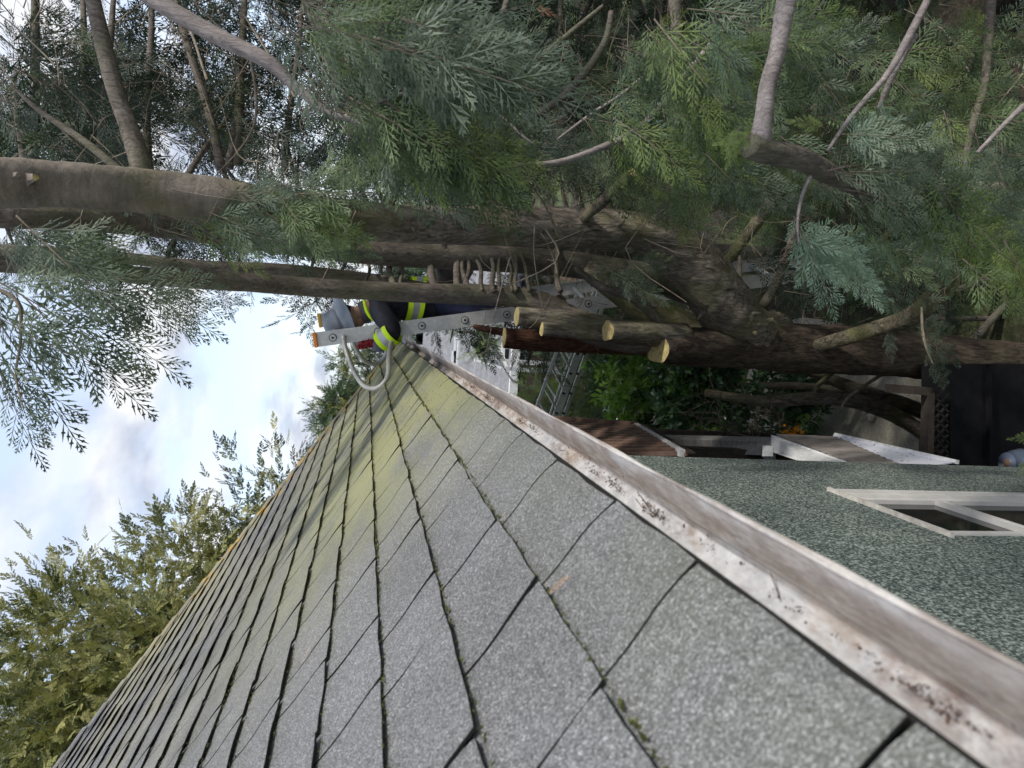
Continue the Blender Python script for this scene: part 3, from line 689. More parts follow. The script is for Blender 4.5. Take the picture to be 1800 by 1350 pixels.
limb('branch', [(1180, -50, 3, 11), (1188, 30, 3, 11), (1190, 100, 3, 9)], M_BARKG, T3, 10)
limb('branch', [(1290, 30, 2.5, 5), (1215, 120, 2.5, 6), (1165, 180, 2.55, 6), (1120, 228, 2.6, 6), (1050, 262, 2.6, 5.5), (980, 285, 2.6, 5), (900, 293, 2.6, 4), (850, 310, 2.6, 2.5)], M_BARKP, T3, 10)
limb('branch', [(660, 180, 2.3, 3.5), (720, 162, 2.3, 2.6), (800, 158, 2.3, 2)], M_BARKP, T3, 6)
limb('branch', [(830, 190, 2.4, 2), (880, 205, 2.4, 2.5), (920, 240, 2.4, 2), (942, 255, 2.4, 1.2)], M_BARKP, T3, 6)
limb('branch', [(1075, 20, 3, 5), (1060, 80, 3, 6), (1000, 160, 3, 7), (930, 210, 3, 6), (880, 240, 3, 5)], M_BARKG, T3, 8)
limb('branch', [(1060, 10, 3.1, 3), (1000, 60, 3.1, 5), (930, 120, 3.1, 5), (860, 200, 3.1, 4)], M_BARKG, T3, 8)
limb('branch', [(1180, 90, 2.7, 2), (1100, 160, 2.7, 3), (1040, 200, 2.7, 3), (980, 245, 2.7, 2)], M_BARKP, T3, 6)
limb('branch', [(1425, 310, 1.56, 4), (1410, 345, 1.55, 3.5), (1402, 390, 1.5, 2.5), (1405, 430, 1.5, 1.5)], M_BARKP, T3, 6)
limb('branch', [(1620, 540, 1.95, 2), (1622, 580, 1.93, 3), (1628, 610, 1.9, 2.5), (1640, 640, 1.9, 1.5)], M_TWIG, T3, 6)
C3 = Leaves()
cluster(C3, SP_MID, 560, 25, 140, 40, 2.0, 2.3, 16, .40, (1, .25), (6, 3, .3, 0, 0), .22, .6)
cluster(C3, SP_MID, 690, 60, 70, 30, 1.9, 2.2, 10, .40, (1, .2), (6, 2, .2, 0, 0), .18, .7)
cluster(C3, SP_MID, 650, 190, 80, 55, 2.3, 2.8, 46, .38, (.85, .5), (3, 6, 1, 0, 0), .25, .65)
cluster(C3, SP_MID, 730, 215, 80, 45, 2.4, 2.8, 34, .32, (.85, .5), (4, 5, 1.5, 0, 0), .25, .65)
cluster(C3, SP_MID, 1190, 80, 110, 80, 2.0, 2.7, 26, .32, (.9, .4), (4, 5, 1.5, .5, 0), .35, .6)
cluster(C3, SP_MID, 1120, 190, 110, 70, 2.2, 2.9, 30, .30, (.9, .35), (4, 5, 2, .5, 0), .35, .6)
cluster(C3, SP_MID, 1290, 260, 90, 70, 2.2, 2.9, 24, .28, (.9, .35), (5, 5, 1, .5, 0), .35, .6)
cluster(C3, SP_MID, 1290, 50, 60, 50, 1.7, 2.1, 10, .26, (.9, .3), (2, 4, 2.5, .5, 0), .35, .6)
cluster(C3, SP_MID, 1190, 335, 60, 30, 2.8, 3.2, 8, .24, (1, .4), (6, 3, 0, 0, 0), .3, .6)
cluster(C3, SP_MID, 1420, 130, 100, 110, 2.6, 3.6, 40, .36, (.6, .5), (5, 5, 1, 0, 0), .45, .45)
cluster(C3, SP_MID, 1640, 110, 140, 120, 2.6, 3.8, 44, .36, (.6, .4), (5, 5, 1, 0, 0), .45, .45)
cluster(C3, SP_MID, 1490, 265, 30, 45, 1.4, 1.7, 7, .20, (1, -.15), (3, 2, 0, 3, 0), .25, .8)
cluster(C3, SP_MID, 1570, 320, 90, 50, 1.6, 2.1, 22, .26, (.9, .3), (5, 3, .5, 2, 0), .3, .65)
cluster(C3, SP_MID, 1700, 360, 90, 60, 1.7, 2.4, 24, .28, (.8, .5), (5, 4, 2, 1, 0), .35, .6)
cluster(C3, SP_MID, 1720, 430, 60, 30, 1.3, 1.6, 7, .20, (.7, .6), (0, 3, 6, 0, 0), .3, .65)
cluster(C3, SP_MID, 1405, 400, 14, 30, 1.5, 1.6, 5, .16, (.8, .5), (0, 0, 1, 5, 0), .3, .8)
cluster(C3, SP_MID, 1440, 440, 26, 20, 1.6, 1.75, 6, .17, (.9, .25), (0, 1, 0, 5, 0), .25, .8)
cluster(C3, SP_MID, 1520, 450, 60, 40, 2.2, 2.8, 16, .28, (.8, .4), (5, 3, 0, 0, 0), .35, .6)
cluster(C3, SP_MID, 1720, 250, 100, 110, 2.2, 3.0, 30, .3, (.7, .4), (5, 4, 1, 0, 0), .4, .55)
cluster(C3, SP_MID, 1200, 180, 60, 40, 1.9, 2.2, 10, .24, (1, .3), (2, 5, 3, 1, 0), .35, .65)
for (x, y, D, dx, dy, s_, mi) in ((1620, 590, 1.9, .9, .4, .17, 0), (1630, 610, 1.9, .7, .65, .16, 0), (1560, 583, 2.0, .4, .9, .09, 0), (1612, 575, 1.92, 1, .1, .15, 0), (1815, 768, 1.4, -.6, .1, .05, 2), (1815, 800, 1.4, -.4, .9, .05, 2), (1300, 222, 1.5, -.2, .9, .075, 2), (1330, 240, 1.5, -.9, .2, .08, 2), (1345, 225, 1.5, -.8, .5, .07, 2), (795, 157, 2.3, 1, .15, .07, 4), (810, 163, 2.3, .9, .4, .06, 4), (1450, 225, 1.9, -.9, -.15, .09, 2), (940, 13, 2.4, 1, .1, .07, 4), (1250, 150, 2.0, -.6, -.7, .08, 2)):
    C3.put(SP_HI, P(x, y, D), Vector((-dy, 0, -dx)), s_, np.array([.1, -1, .1])+rng.normal(size=3)*.2, mi, True, TW)
for i in range(300):      # unseen sprays added beside and behind the camera, blocking sun to dapple the wall
    p = Vector((random.uniform(2.0, 2.9), random.uniform(-1.6, 1.1), random.uniform(-1.6, 2.3)))
    if p.y > .2 and p.x/p.y < .75: continue
    if math.sin(p.y*5.2+p.z*2.1)*math.sin(p.z*4.3+1-p.y) > .04: continue
    C3.put(SP_LO, p, idir(.6, .6, .5), .5, None, 0, True, TW)
for (x, y, D, dx, dy, s_, mi) in ((1455, 300, 1.55, 1, -.35, .24, 0), (1470, 330, 1.6, 1, .05, .26, 0), (1500, 380, 1.65, 1, .35, .24, 3), (1560, 250, 1.7, 1, .25, .24, 0), (1640, 300, 1.6, 1, .3, .26, 0), (1540, 330, 1.5, .9, .6, .2, 0), (1395, 380, 1.5, .6, .8, .15, 3), (1410, 420, 1.5, .95, .35, .18, 3), (1440, 395, 1.55, .8, .6, .17, 3), (1740, 260, 1.7, .6, .9, .22, 0), (1230, 60, 1.9, 1, .45, .26, 2), (1170, 200, 2.1, 1, .3, .28, 1), (1240, 270, 2.0, .8, .6, .22, 0), (620, 60, 1.9, 1, .2, .34, 0), (700, 30, 1.9, 1, .15, .34, 0), (540, 20, 2.0, 1, .4, .34, 0)):
    C3.put(SP_HI, P(x, y, D), Vector((-dy, random.uniform(-.2, .1), -dx)), s_, np.array([.1, -1, .15])+rng.normal(size=3)*.25, mi, True, TW)
C3.obj('crown', FOLM, T3)

# further trees of the row
def row_tree(x, y, h, r, label, n, base, z0=-3.2, w=(5, 3, .2, 0, 0), size=.6, nb=26, lean=0.0):
    t = thing('cypress_tree', label, 'tree', (x, y, GROUND), 'cypress trees of the tall row')
    m = MB(); top = GROUND+h
    def ax(z): u = (z-GROUND)/h; return Vector((x+lean*u*u, y+.15*math.sin(u*4), z))
    pp, rr = spline([(ax(GROUND-.05), .17), (ax(GROUND+h*.3), .13), (ax(GROUND+h*.6), .09), (ax(top), .02)], 10); m.tube(pp, rr, 12, 0, True, .05)
    m.obj('trunk', [M_BARKG], t, smooth=True)
    L = Leaves(); bm_ = MB(); per = n//nb
    for i in range(nb):
        z = z0+(top-z0)*((i+random.random())/nb)**.95; a = random.uniform(0, 2*math.pi); u = (z-GROUND)/h
        ln = r*(1.15-.85*u)*random.uniform(.75, 1.15); d = Vector((math.cos(a), math.sin(a), random.uniform(.15, .6))).normalized()
        c0 = ax(z); c1 = c0+d*ln*.5; c2 = c0+d*ln-Vector((0, 0, ln*.12))
        pp, rr = spline([(c0, .035), (c1, .022), (c2, .006)], 5); bm_.tube(pp, rr, 6)
        for k in range(per):
            s_ = random.uniform(.2, 1)**.7; q = c0.lerp(c1, s_*2) if s_ < .5 else c1.lerp(c2, s_*2-1)
            q = q+Vector((random.gauss(0, .16), random.gauss(0, .16), random.gauss(0, .12)))*ln
            dd = (d*random.uniform(.2, 1)+Vector((random.gauss(0, .5), random.gauss(0, .5), random.uniform(-.9, .1)))).normalized()
            L.put(base, q, dd, size*random.uniform(.6, 1.2), None, random.choices(range(5), w)[0], True, TW)
    bm_.obj('branches', [M_BARKG], t, smooth=True)['kind'] = 'stuff'
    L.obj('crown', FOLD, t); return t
row_tree(2.8, 4.6, 9.5, 1.3, 'cypress with open see-through crown just behind the forked trunk', 520, SP_LO, z0=-3.6, size=.5, nb=60)
row_tree(3.2, 5.8, 10.0, 1.7, 'dense dark cypress second in the row behind the forked trunk', 620, SP_LO, z0=-4, size=.6, nb=60)
row_tree(.95, 7.6, 9.0, 1.5, 'cypress standing past the man on the ladder, grey bare lower trunk', 520, SP_LO, z0=-3.2, size=.6, nb=52)
row_tree(4.9, 8.2, 9.5, 2.0, 'broad dark cypress deep in the row behind the nearest limbs', 640, SP_LO, z0=-4.2, size=.75, nb=52)
row_tree(5.2, 4.2, 9.5, 2.1, 'dark cypress at the far right side of the row', 620, SP_LO, z0=-4.3, size=.7, nb=56)
row_tree(5.9, 11.5, 9.0, 2.2, 'furthest cypress of the row, pale green beyond the trunks', 560, SP_LO, z0=-4.5, size=.8, nb=46, w=(2, 4, 2, 0, 0))
row_tree(7.6, 9.5, 10, 2.6, 'large shadowy cypress closing the end of the row', 520, SP_LO, z0=-4.5, size=1.0, nb=46)
# low dark undergrowth and dead twigs between the stems
tw = MB()
for i in range(420):
    px = random.choice([random.uniform(850, 1800), random.uniform(0, 700)]); py = random.uniform(120, 560) if px > 800 else random.uniform(10, 300)
    D = random.uniform(2.9, 5.2); p = P(px, py, D)
    if px > 1000 and py > 480 and D < 4.3: D = 4.6; p = P(px, py, D)
    d = Vector((random.gauss(0, 1), random.gauss(0, .6), random.gauss(.2, .8))).normalized(); ln = random.uniform(.15, .7); c = Vector((random.gauss(0, .1), random.gauss(0, .1), random.gauss(0, .1)))
    r0 = random.uniform(.0015, .007 if random.random() < .3 else .004)
    pp, rr = spline([(p, r0), (p+d*ln*.5+c*ln*2, r0*.7), (p+d*ln, r0*.35)], 4); tw.tube(pp, rr, 5, 0, False)
    for k in range(random.randint(0, 4)):
        j = random.randrange(2, len(pp)); d2 = (d+Vector((random.gauss(0, .7), random.gauss(0, .7), random.gauss(0, .7)))).normalized(); tw.tube([pp[j], pp[j]+d2*ln*.2, pp[j]+d2*ln*.38+c*.3], [r0*.5, r0*.35, r0*.15], 4, 0, False)
o = tw.obj('twigs', [M_TWIG], smooth=True); tag(o, 'tangle of bare dry twigs among the cypress limbs', kind='stuff')
lb = [(58, 300, 62, 0, 7), (42, 292, 28, 190, 5), (157, 300, 148, 60, 6), (172, 300, 195, 60, 6), (262, 300, 266, 60, 6), (388, 296, 318, 40, 6.5), (402, 296, 428, 30, 6.5), (418, 290, 424, 120, 6), (500, 300, 524, 90, 5), (584, 325, 650, 210, 9), (330, 310, 395, 215, 4.5), (610, 120, 640, -20, 4), (860, 60, 900, -30, 5), (960, 260, 1010, 150, 7), (1008, 300, 1012, 200, 5), (830, 120, 840, 60, 6), (1640, 260, 1700, 120, 7), (1500, 480, 1620, 330, 7), (1560, 560, 1780, 470, 9), (1700, 610, 1800, 500, 8), (1340, 540, 1400, 400, 9), (1295, 570, 1300, 480, 6), (1790, 620, 1785, 500, 8), (1620, 560, 1760, 560, 6)]
T4 = thing('cypress_tree', 'cypress whose thin dark bare limbs run up between the nearer trunks', 'tree', (2.4, 3.7, GROUND), 'cypress trees of the tall row')
tm_ = MB(); pp, rr = spline([(Vector((2.4, 3.7, GROUND)), .13), (Vector((2.4, 3.9, -2)), .1), (Vector((2.45, 4.1, 1)), .08), (Vector((2.5, 4.2, 4.5)), .04)], 10); tm_.tube(pp, rr, 14, 0, True, .06); tm_.obj('trunk', [M_BARK], T4, smooth=True)
for (x0, y0, x1, y1, hw) in lb:
    D = random.uniform(3.5, 4.3) if y0 < 400 else 4.4
    limb('branch', [(x0, y0, D, hw*1.1), (x0*.6+x1*.4+random.uniform(-8, 8), y0*.6+y1*.4, D+.05, hw), (x1, y1, D+.15, hw*.8), (x1+(x1-x0)*.3, y1+(y1-y0)*.4, D+.3, hw*.5)], M_BARKG, T4, 8, 5, .06)
C4 = Leaves()
cluster(C4, SP_MID, 560, 140, 560, 150, 3.6, 5.0, 120, .42, (.4, .2), (6, 3, .2, 0, 0), .6, .0)
cluster(C4, SP_MID, 800, 180, 240, 160, 3.3, 4.6, 60, .42, (.4, .2), (6, 3, .2, 0, 0), .6, .0)
cluster(C4, SP_MID, 1300, 220, 460, 200, 3.6, 5.0, 120, .42, (.4, .2), (6, 3, .2, 0, 0), .6, .0)
cluster(C4, SP_MID, 90, 130, 130, 130, 3.3, 4.3, 44, .42, (.6, .4), (7, 2, 0, 0, 0), .5, .1)
cluster(C4, SP_MID, 1600, 480, 200, 70, 4.2, 5.2, 34, .40, (.4, .2), (6, 3, .2, 0, 0), .6, .0)
cluster(C4, SP_MID, 1450, 480, 200, 50, 3.7, 4.4, 26, .4, (.4, .2), (6, 3, 1, 0, 0), .6, .0)
cluster(C4, SP_MID, 300, 130, 330, 150, 4.2, 6.2, 130, .46, (.4, .2), (6, 3, 0, 0, 0), .6, .0)
cluster(C4, SP_MID, 1150, 60, 660, 90, 4.5, 6.5, 150, .5, (.4, .2), (6, 3, 0, 0, 0), .6, .0)
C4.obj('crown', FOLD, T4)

# broad conifer behind the roof
def mass(name, label, cat, c, rad, n, size, mats, base, ncl, group=None, up=.25, trunk_r=.15, w=(1, 1, .6), gy=-4.6):
    t = thing(name, label, cat, (c[0], c[1], gy), group)
    m = MB(); pp, rr = spline([(Vector((c[0], c[1], gy)), trunk_r), (Vector((c[0]+.05, c[1], (gy+c[2])/2)), trunk_r*.8), (Vector(c), trunk_r*.5), (Vector((c[0], c[1], c[2]+rad[2]*.7)), trunk_r*.15)], 6); m.tube(pp, rr, 12, 0, True, .05); m.obj('trunk', [M_BARK], t, smooth=True)
    L = Leaves(); c = Vector(c)
    for i in range(ncl):
        v = Vector(rng.normal(size=3)).normalized()
        if v.y > .35: v.y *= -1
        k = random.uniform(.42, 1.0); cc = c+Vector((v.x*rad[0], v.y*rad[1], v.z*rad[2]))*k; cr_ = random.uniform(.16, .30)*max(rad)
        mi0 = random.choices(range(len(w)), w)[0]
        for j in range(n//ncl):
            o_ = Vector(rng.normal(size=3))*cr_*.34; dd = (v*.3+o_.normalized()*1.1+Vector((0, 0, random.uniform(-.6, .4)))).normalized()
            if base is SP_OL:      # few sprays where the house roof hides the crown
                cc_ = CR@np.array(cc+o_); sx = 900+F_PX*cc_[0]/-cc_[2]; sy = 675-F_PX*cc_[1]/-cc_[2]
                if sy > 700-1.246*(sx-702) and random.random() < .85: continue
            L.put(base, cc+o_, dd, size*random.uniform(.6, 1.25), None, mi0 if random.random() < .7 else random.choices(range(len(w)), w)[0], False)
    L.obj('crown', mats, t); return t
mass('conifer_tree', 'broad yellow-green conifer showing above the roof hip at the left of the house', 'tree', P(500, 1320, 9.0), (3.45, 2.6, 3.35), 42000, .22, [L_OLIVE, leafmat('olive_dark', (.05, .065, .022), (.12, .14, .05), .15), leafmat('olive_light', (.17, .17, .06), (.33, .31, .13), .2, sc=2)], SP_OL, 420, w=(6, 3.0, 2.0), trunk_r=.25)
mass('conifer_tree', 'dark conifer with a side tip behind the U-shaped ladder standoff', 'tree', P(650, 640, 30), (1.4, 1.2, 1.3), 900, .45, [L_FAR, L_OLIVE], SP_VLO, 24, w=(4, 1), gy=-9)
mass('small_tree', 'small rounded dark tree beyond the hip past the standoff tubes', 'tree', P(600, 712, 26), (1.15, 1.0, 1.3), 900, .42, [L_FAR, L_OLIVE], SP_VLO, 24, w=(4, 1), gy=-9)

# laurel and soft shrubs past the ladder
def leaf_quads(n, seed):
    r = np.random.default_rng(seed); q = []
    for i in range(n):
        a = i*2.4; s = i/n; d = np.array([.55+.3*s, math.cos(a)*.7, math.sin(a)*.7]); d /= np.linalg.norm(d)
        nn = np.array([r.normal(), r.normal(), r.normal()]); nn -= d*nn.dot(d); nn /= np.linalg.norm(nn); sd_ = np.cross(d, nn)
        p = np.array([s*.6, 0, 0]); L_ = .42; w_ = .085
        q.append([p, p+d*L_*.3+sd_*w_, p+d*L_*.62+sd_*w_+nn*.01, p+d*L_*.5]); q.append([p, p+d*L_*.5, p+d*L_*.62-sd_*w_+nn*.01, p+d*L_*.3-sd_*w_])
        q.append([p+d*L_*.5, p+d*L_*.62+sd_*w_+nn*.01, p+d*L_-nn*.03, p+d*L_*.62-sd_*w_+nn*.01])
    return np.array(q), np.zeros((0, 4, 3))
LQ = [leaf_quads(9, s) for s in range(5)]
LAU = [L_LAUREL_SUN, L_LAURELD, L_YEL]
mass('laurel_shrub', 'bright green large-leaved laurel shrub beyond the brown slatted roof', 'shrub', P(1150, 705, 7.0), (.85, .7, .75), 900, .20, LAU, LQ, 60, w=(6, 2, 1.5), trunk_r=.05)
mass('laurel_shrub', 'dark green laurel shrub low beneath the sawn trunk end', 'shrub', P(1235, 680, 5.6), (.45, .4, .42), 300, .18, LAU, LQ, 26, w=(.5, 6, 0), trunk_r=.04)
mass('conifer_shrub', 'soft feathery green conifer shrub behind the lower ladder', 'shrub', P(1060, 665, 8.3), (.65, .7, .5), 420, .40, FOL, SP_LO, 40, w=(2, 5, 2), trunk_r=.05)
mass('conifer_shrub', 'pale green feathery shrub between the gutter and the lower ladder', 'shrub', P(945, 712, 9), (.36, .35, .36), 200, .28, FOL, SP_LO, 30, w=(2, 4, 3), trunk_r=.05)
mass('conifer_shrub', 'small pale green conifer in front of the neighbouring houses', 'shrub', P(835, 585, 13), (.38, .3, .5), 56, .4, FOL, SP_LO, 14, w=(3, 3, 2), trunk_r=.05, gy=-5.5)
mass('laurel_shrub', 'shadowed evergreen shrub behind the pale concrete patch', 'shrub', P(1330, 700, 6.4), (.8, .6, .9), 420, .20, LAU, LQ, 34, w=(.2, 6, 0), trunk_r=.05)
mass('conifer_shrub', 'dark green shrub seen between the forked trunk and the ladder', 'shrub', P(1060, 560, 9.5), (1.3, .8, 1.0), 400, .5, FOL, SP_LO, 36, w=(4, 4, 1), trunk_r=.05)
# black leaning branches over the concrete patch
T5 = thing('leaning_tree', 'low dark leaning tree, its black limbs crossing above the pale concrete', 'tree', P(1640, 770, 4.75))
limb('trunk', [(1660, 790, 4.8, 16), (1600, 745, 4.8, 15), (1530, 712, 4.8, 16), (1450, 700, 4.8, 14), (1340, 705, 4.9, 10), (1240, 690, 5.0, 7)], M_BARK, T5, 12)
limb('branch', [(1660, 745, 4.85, 15), (1600, 715, 4.85, 15), (1520, 690, 4.85, 15), (1450, 662, 4.9, 10), (1380, 640, 4.9, 8)], M_BARK, T5, 12)
limb('branch', [(1440, 705, 4.8, 6), (1436, 680, 4.8, 5), (1470, 650, 4.8, 4)], M_BARK, T5, 8)
limb('branch', [(1478, 718, 4.4, 2), (1495, 695, 4.4, 3), (1555, 655, 4.4, 4)], M_TWIG, T5, 8)
m = MB()
for i in range(170):
    p = P(random.uniform(1230, 1380), random.uniform(690, 775), random.uniform(4.8, 5.8)); d = Vector((random.gauss(0, .8), random.gauss(0, .5), random.gauss(.3, .8))).normalized(); ln = random.uniform(.1, .35)
    m.tube([p, p+d*ln*.5+Vector((random.gauss(0, .02), 0, random.gauss(0, .02))), p+d*ln], [.004, .003, .001], 4, 0, False)
m.obj('twigs', [M_BARKG], T5)['kind'] = 'stuff'
for i, (x, y) in enumerate(((1395, 762),)):
    m = MB()
    M_ORG = mat('orange_petals', base=(.85, .33, .01), rough=.6)
    c0 = P(x, y, 5.0)
    for k in range(46):
        d = Vector(rng.normal(size=3)).normalized(); n_ = d.cross(Vector(rng.normal(size=3))).normalized(); p = c0+Vector((random.gauss(0, .018), random.gauss(0, .03), random.gauss(0, .035)))
        m.add([p, p+d*.03+n_*.012, p+d*.055, p+d*.03-n_*.012], [(0, 1, 2, 3)])
    o = m.obj('flower_clump', [M_ORG]); tag(o, 'small clump of bright orange petals by the white board end', 'flowers')

# ------------------------------------------------------------------ ladders
def b_alu(t, b):
    v = coord(t, (1, 1, .6)); n = noise(t, v, 30, 6, .7)
    t.links.new(rampn(t, n, [(.3, (.48, .48, .465)), (.7, (.72, .715, .69))]), b.inputs['Base Color'])
    t.links.new(rampn(t, n, [(.3, .35), (.7, .6)]), b.inputs['Roughness'])
M_ALU = mat('worn_aluminium', b_alu, rough=.45, metal=.35)
M_RUB = mat('black_rubber', base=(.02, .02, .02), rough=.8)
M_ORA = mat('orange_plastic', base=(.75, .26, .05), rough=.5)
M_YCAP = mat('amber_plastic', base=(.62, .38, .06), rough=.5)
LD = 5.0
a_ = P(558, 597, LD); b_ = P(905, 551, LD); ldir = (a_-b_).normalized(); ltop = a_; lx = ldir.cross(Vector((0, 1, 0))).normalized()   # lx: across the stile, away from the roof
LW = Vector((.13, .40, 0)); lbot = ltop-ldir*((ltop.z-GROUND)/ldir.z)
lad = thing('extension_ladder', 'long aluminium ladder leaning on the roof corner with the man on it', 'ladder', lbot)
def cbeam(mb, a, b, w, h, k):    # channel-shaped rail: web and two flanges
    mb.beam(a, b, .004, h, lx); f_ = .014*(-1 if k else 1)
    for sg in (-1, 1):
        o_ = lx*sg*(h/2-.003)+Vector((0, f_, 0)); mb.beam(a+o_, b+o_, .026, .006, lx)
for k, yo in enumerate((Vector(), LW)):
    m = MB(); cbeam(m, lbot+yo, ltop+yo, .03, .10, 0 if k == 0 else .21); m.obj('rail', [M_ALU], lad)
    m = MB(); m.beam(ltop+yo+ldir*.001, ltop+yo+ldir*.028, .036, .104, lx); m.obj('end_cap', [M_ORA if k == 0 else M_YCAP], lad, bevel=.006)
nr = int((ltop-lbot).length/.305)
t0_ = (P(742, 577, LD)-ltop).length
for i in range(-2, nr):
    s_ = t0_+i*.305
    if s_ < .1 or s_ > (ltop-lbot).length: continue
    c = ltop-ldir*s_; m = MB(); m.tube([c+Vector((0, -.012, 0)), c+LW+Vector((0, .012, 0))], .0165, 12)
    for r_, y_, mi_ in ((.027, -.005, 1), (.022, -.009, 0), (.0165, -.0125, 0), (.009, -.0135, 1)): m.tube([c, c+Vector((0, y_, 0))], r_, 16, mi_)
    m.obj('rung', [M_ALU, M_RUB], lad)
for k, (D_, dx_) in enumerate(((0, 0), (0, 0))):
    ref = [(604, 596), (609, 618), (622, 652), (638, 676), (655, 683), (670, 678), (682, 660), (684, 625), (690, 590)]
    dd_ = [.06, .10, .20, .30, .38, .42, .40, .28, .08]; p3 = [P(x, y, LD-e_) for (x, y), e_ in zip(ref, dd_)]
    if k: p3 = [P(x, y, LD-.06)+LW+Vector((-.0, .06+e_*.4, 0)) for (x, y), e_ in zip(ref, dd_)]
    pp, rr = spline([(q, .0165) for q in p3], 6); m = MB(); m.tube(pp, rr, 12, 0); m.obj('standoff_arm', [simple('standoff_tube', (.36, .36, .33), (.52, .50, .45), 14, .4, .3) if k == 0 else bpy.data.materials['standoff_tube']], lad, smooth=True)
for q in (P(604, 596, LD-.06), P(690, 590, LD-.08)): m = MB(); m.tube([q, q+LW+Vector((0, .12, 0))], .0165, 12); m.obj('standoff_bar', [M_ALU], lad, smooth=True)

# second ladder, lying lower down
lad2 = thing('extension_ladder', 'spare aluminium ladder lying low past the sawn trunks, rungs showing, no one on it', 'ladder', P(960, 725, 7.2))
p0 = P(934, 742, 7.2); d2 = (P(985, 600, 7.35)-p0).normalized(); rv = P(934+22, 742+33, 7.45)-p0; rv = rv-d2*.0; L2 = 1.9; dnz = Vector((0, 0, -1))
for o_, w_, h_ in ((Vector(), .02, .035), (rv*.0+P(962, 742, 7.45)-p0, .02, .022), (P(974, 742, 7.47)-p0, .03, .085), (P(988, 742, 7.50)-p0, .02, .04)):
    m = MB(); m.beam(p0+o_, p0+o_+d2*L2, w_, h_, dnz); m.obj('rail', [M_ALU], lad2, bevel=.003)
for i in range(8):
    for e_ in (0, .085):
        a = p0+d2*(.16+i*.235+e_)+Vector((0, e_*.8, 0)); m = MB(); m.tube([a, a+rv*.98], .013, 10); m.obj('rung', [M_ALU], lad2)
    for q_ in (974, 986):
        m = MB(); c_ = p0+P(q_, 742, 7.42)-p0+d2*(.10+i*.235); m.tube([c_, c_+Vector((0, .05, 0))], .013, 10); m.obj('rung_end', [M_RUB], lad2)

# ------------------------------------------------------------------ person
def skinobj(name, verts, edges, radii, mats, parent, sub=2, root=0):
    off = Vector(); q = parent
    while q is not None: off += q.location; q = q.parent
    me = bpy.data.meshes.new(name); me.from_pydata([tuple(Vector(v)-off) for v in verts], edges, [])
    for m_ in mats: me.materials.append(m_)
    o = bpy.data.objects.new(name, me); link(o, parent)
    sk = o.modifiers.new('skin', 'SKIN'); sk.use_smooth_shade = True; sk.branch_smoothing = .6
    lay = me.skin_vertices[0] if me.skin_vertices else None
    if lay is None:
        bm_ = __import__('bmesh').new(); bm_.from_mesh(me); bm_.verts.layers.skin.verify(); bm_.to_mesh(me); bm_.free(); lay = me.skin_vertices[0]
    for i, r in enumerate(radii):
        lay.data[i].radius = (r, r) if not hasattr(r, '__len__') else r; lay.data[i].use_root = (i == root)
    sb = o.modifiers.new('sub', 'SUBSURF'); sb.levels = sub; sb.render_levels = sub
    return o
M_SKIN = simple('skin', (.42, .24, .17), (.52, .32, .24), 20, .55)
M_NAVY = simple('dark_navy_jacket', (.012, .013, .02), (.035, .037, .05), 18, .75, bumpd=.01)
M_TROU = simple('navy_trousers', (.012, .016, .04), (.03, .036, .075), 14, .8, bumpd=.012)
M_HIVIS = mat('hi_vis_yellow', base=(.62, .90, .02), rough=.6)
M_SILV = mat('reflective_silver', base=(.42, .42, .44), rough=.35, metal=.3)
M_RED = simple('red_work_glove', (.16, .01, .015), (.30, .03, .035), 30, .7, bumpd=.004)
M_GREY = simple('grey_fleece', (.10, .10, .13), (.17, .17, .21), 30, .9)
M_HAT = simple('grey_hat_fabric', (.13, .15, .18), (.23, .26, .30), 12, .75, bumpd=.006)
M_BOOT = simple('brown_boot', (.03, .02, .015), (.08, .05, .035), 20, .7)
MD = LD+.20
head = P(610, 557, MD); man_base = P(990, 520, MD)
man = thing('person', 'man in grey wide-brimmed hat and dark hi-vis jacket climbing the ladder, head bowed', 'person', man_base)
neck = P(638, 545, MD); chest = P(672, 533, MD+.02); waist = P(735, 528, MD+.03); pelvis = P(775, 529, MD+.03)
shN = P(663, 541, MD-.17); elN = P(693, 583, MD-.30); wrN = P(664, 607, MD-.24); haN = P(645, 605, MD-.20)
shF = P(663, 541, MD+.20); elF = P(700, 575, MD+.33); wrF = P(660, 590, MD+.25); haF = P(640, 592, MD+.24)
hipN = P(782, 531, MD-.07); knN = P(862, 552, MD-.12); anN = P(955, 532, MD-.10); toN = P(962, 558, MD-.10)
hipF = P(782, 531, MD+.12); knF = P(888, 545, MD+.18); anF = P(985, 528, MD+.18); toF = P(992, 556, MD+.18)
body = skinobj('body', [pelvis, waist, chest, neck, head+Vector((-.015, 0, -.03)), head+Vector((.0, 0, .05)), shN, elN, wrN, shF, elF, wrF, hipN, knN, anN, hipF, knF, anF],
    [(0, 1), (1, 2), (2, 3), (3, 4), (4, 5), (2, 6), (6, 7), (7, 8), (2, 9), (9, 10), (10, 11), (0, 12), (12, 13), (13, 14), (0, 15), (15, 16), (16, 17)],
    [.09, .09, .12, .055, .075, .078, .045, .042, .028, .045, .042, .028, .06, .055, .04, .06, .055, .04], [M_SKIN], man)
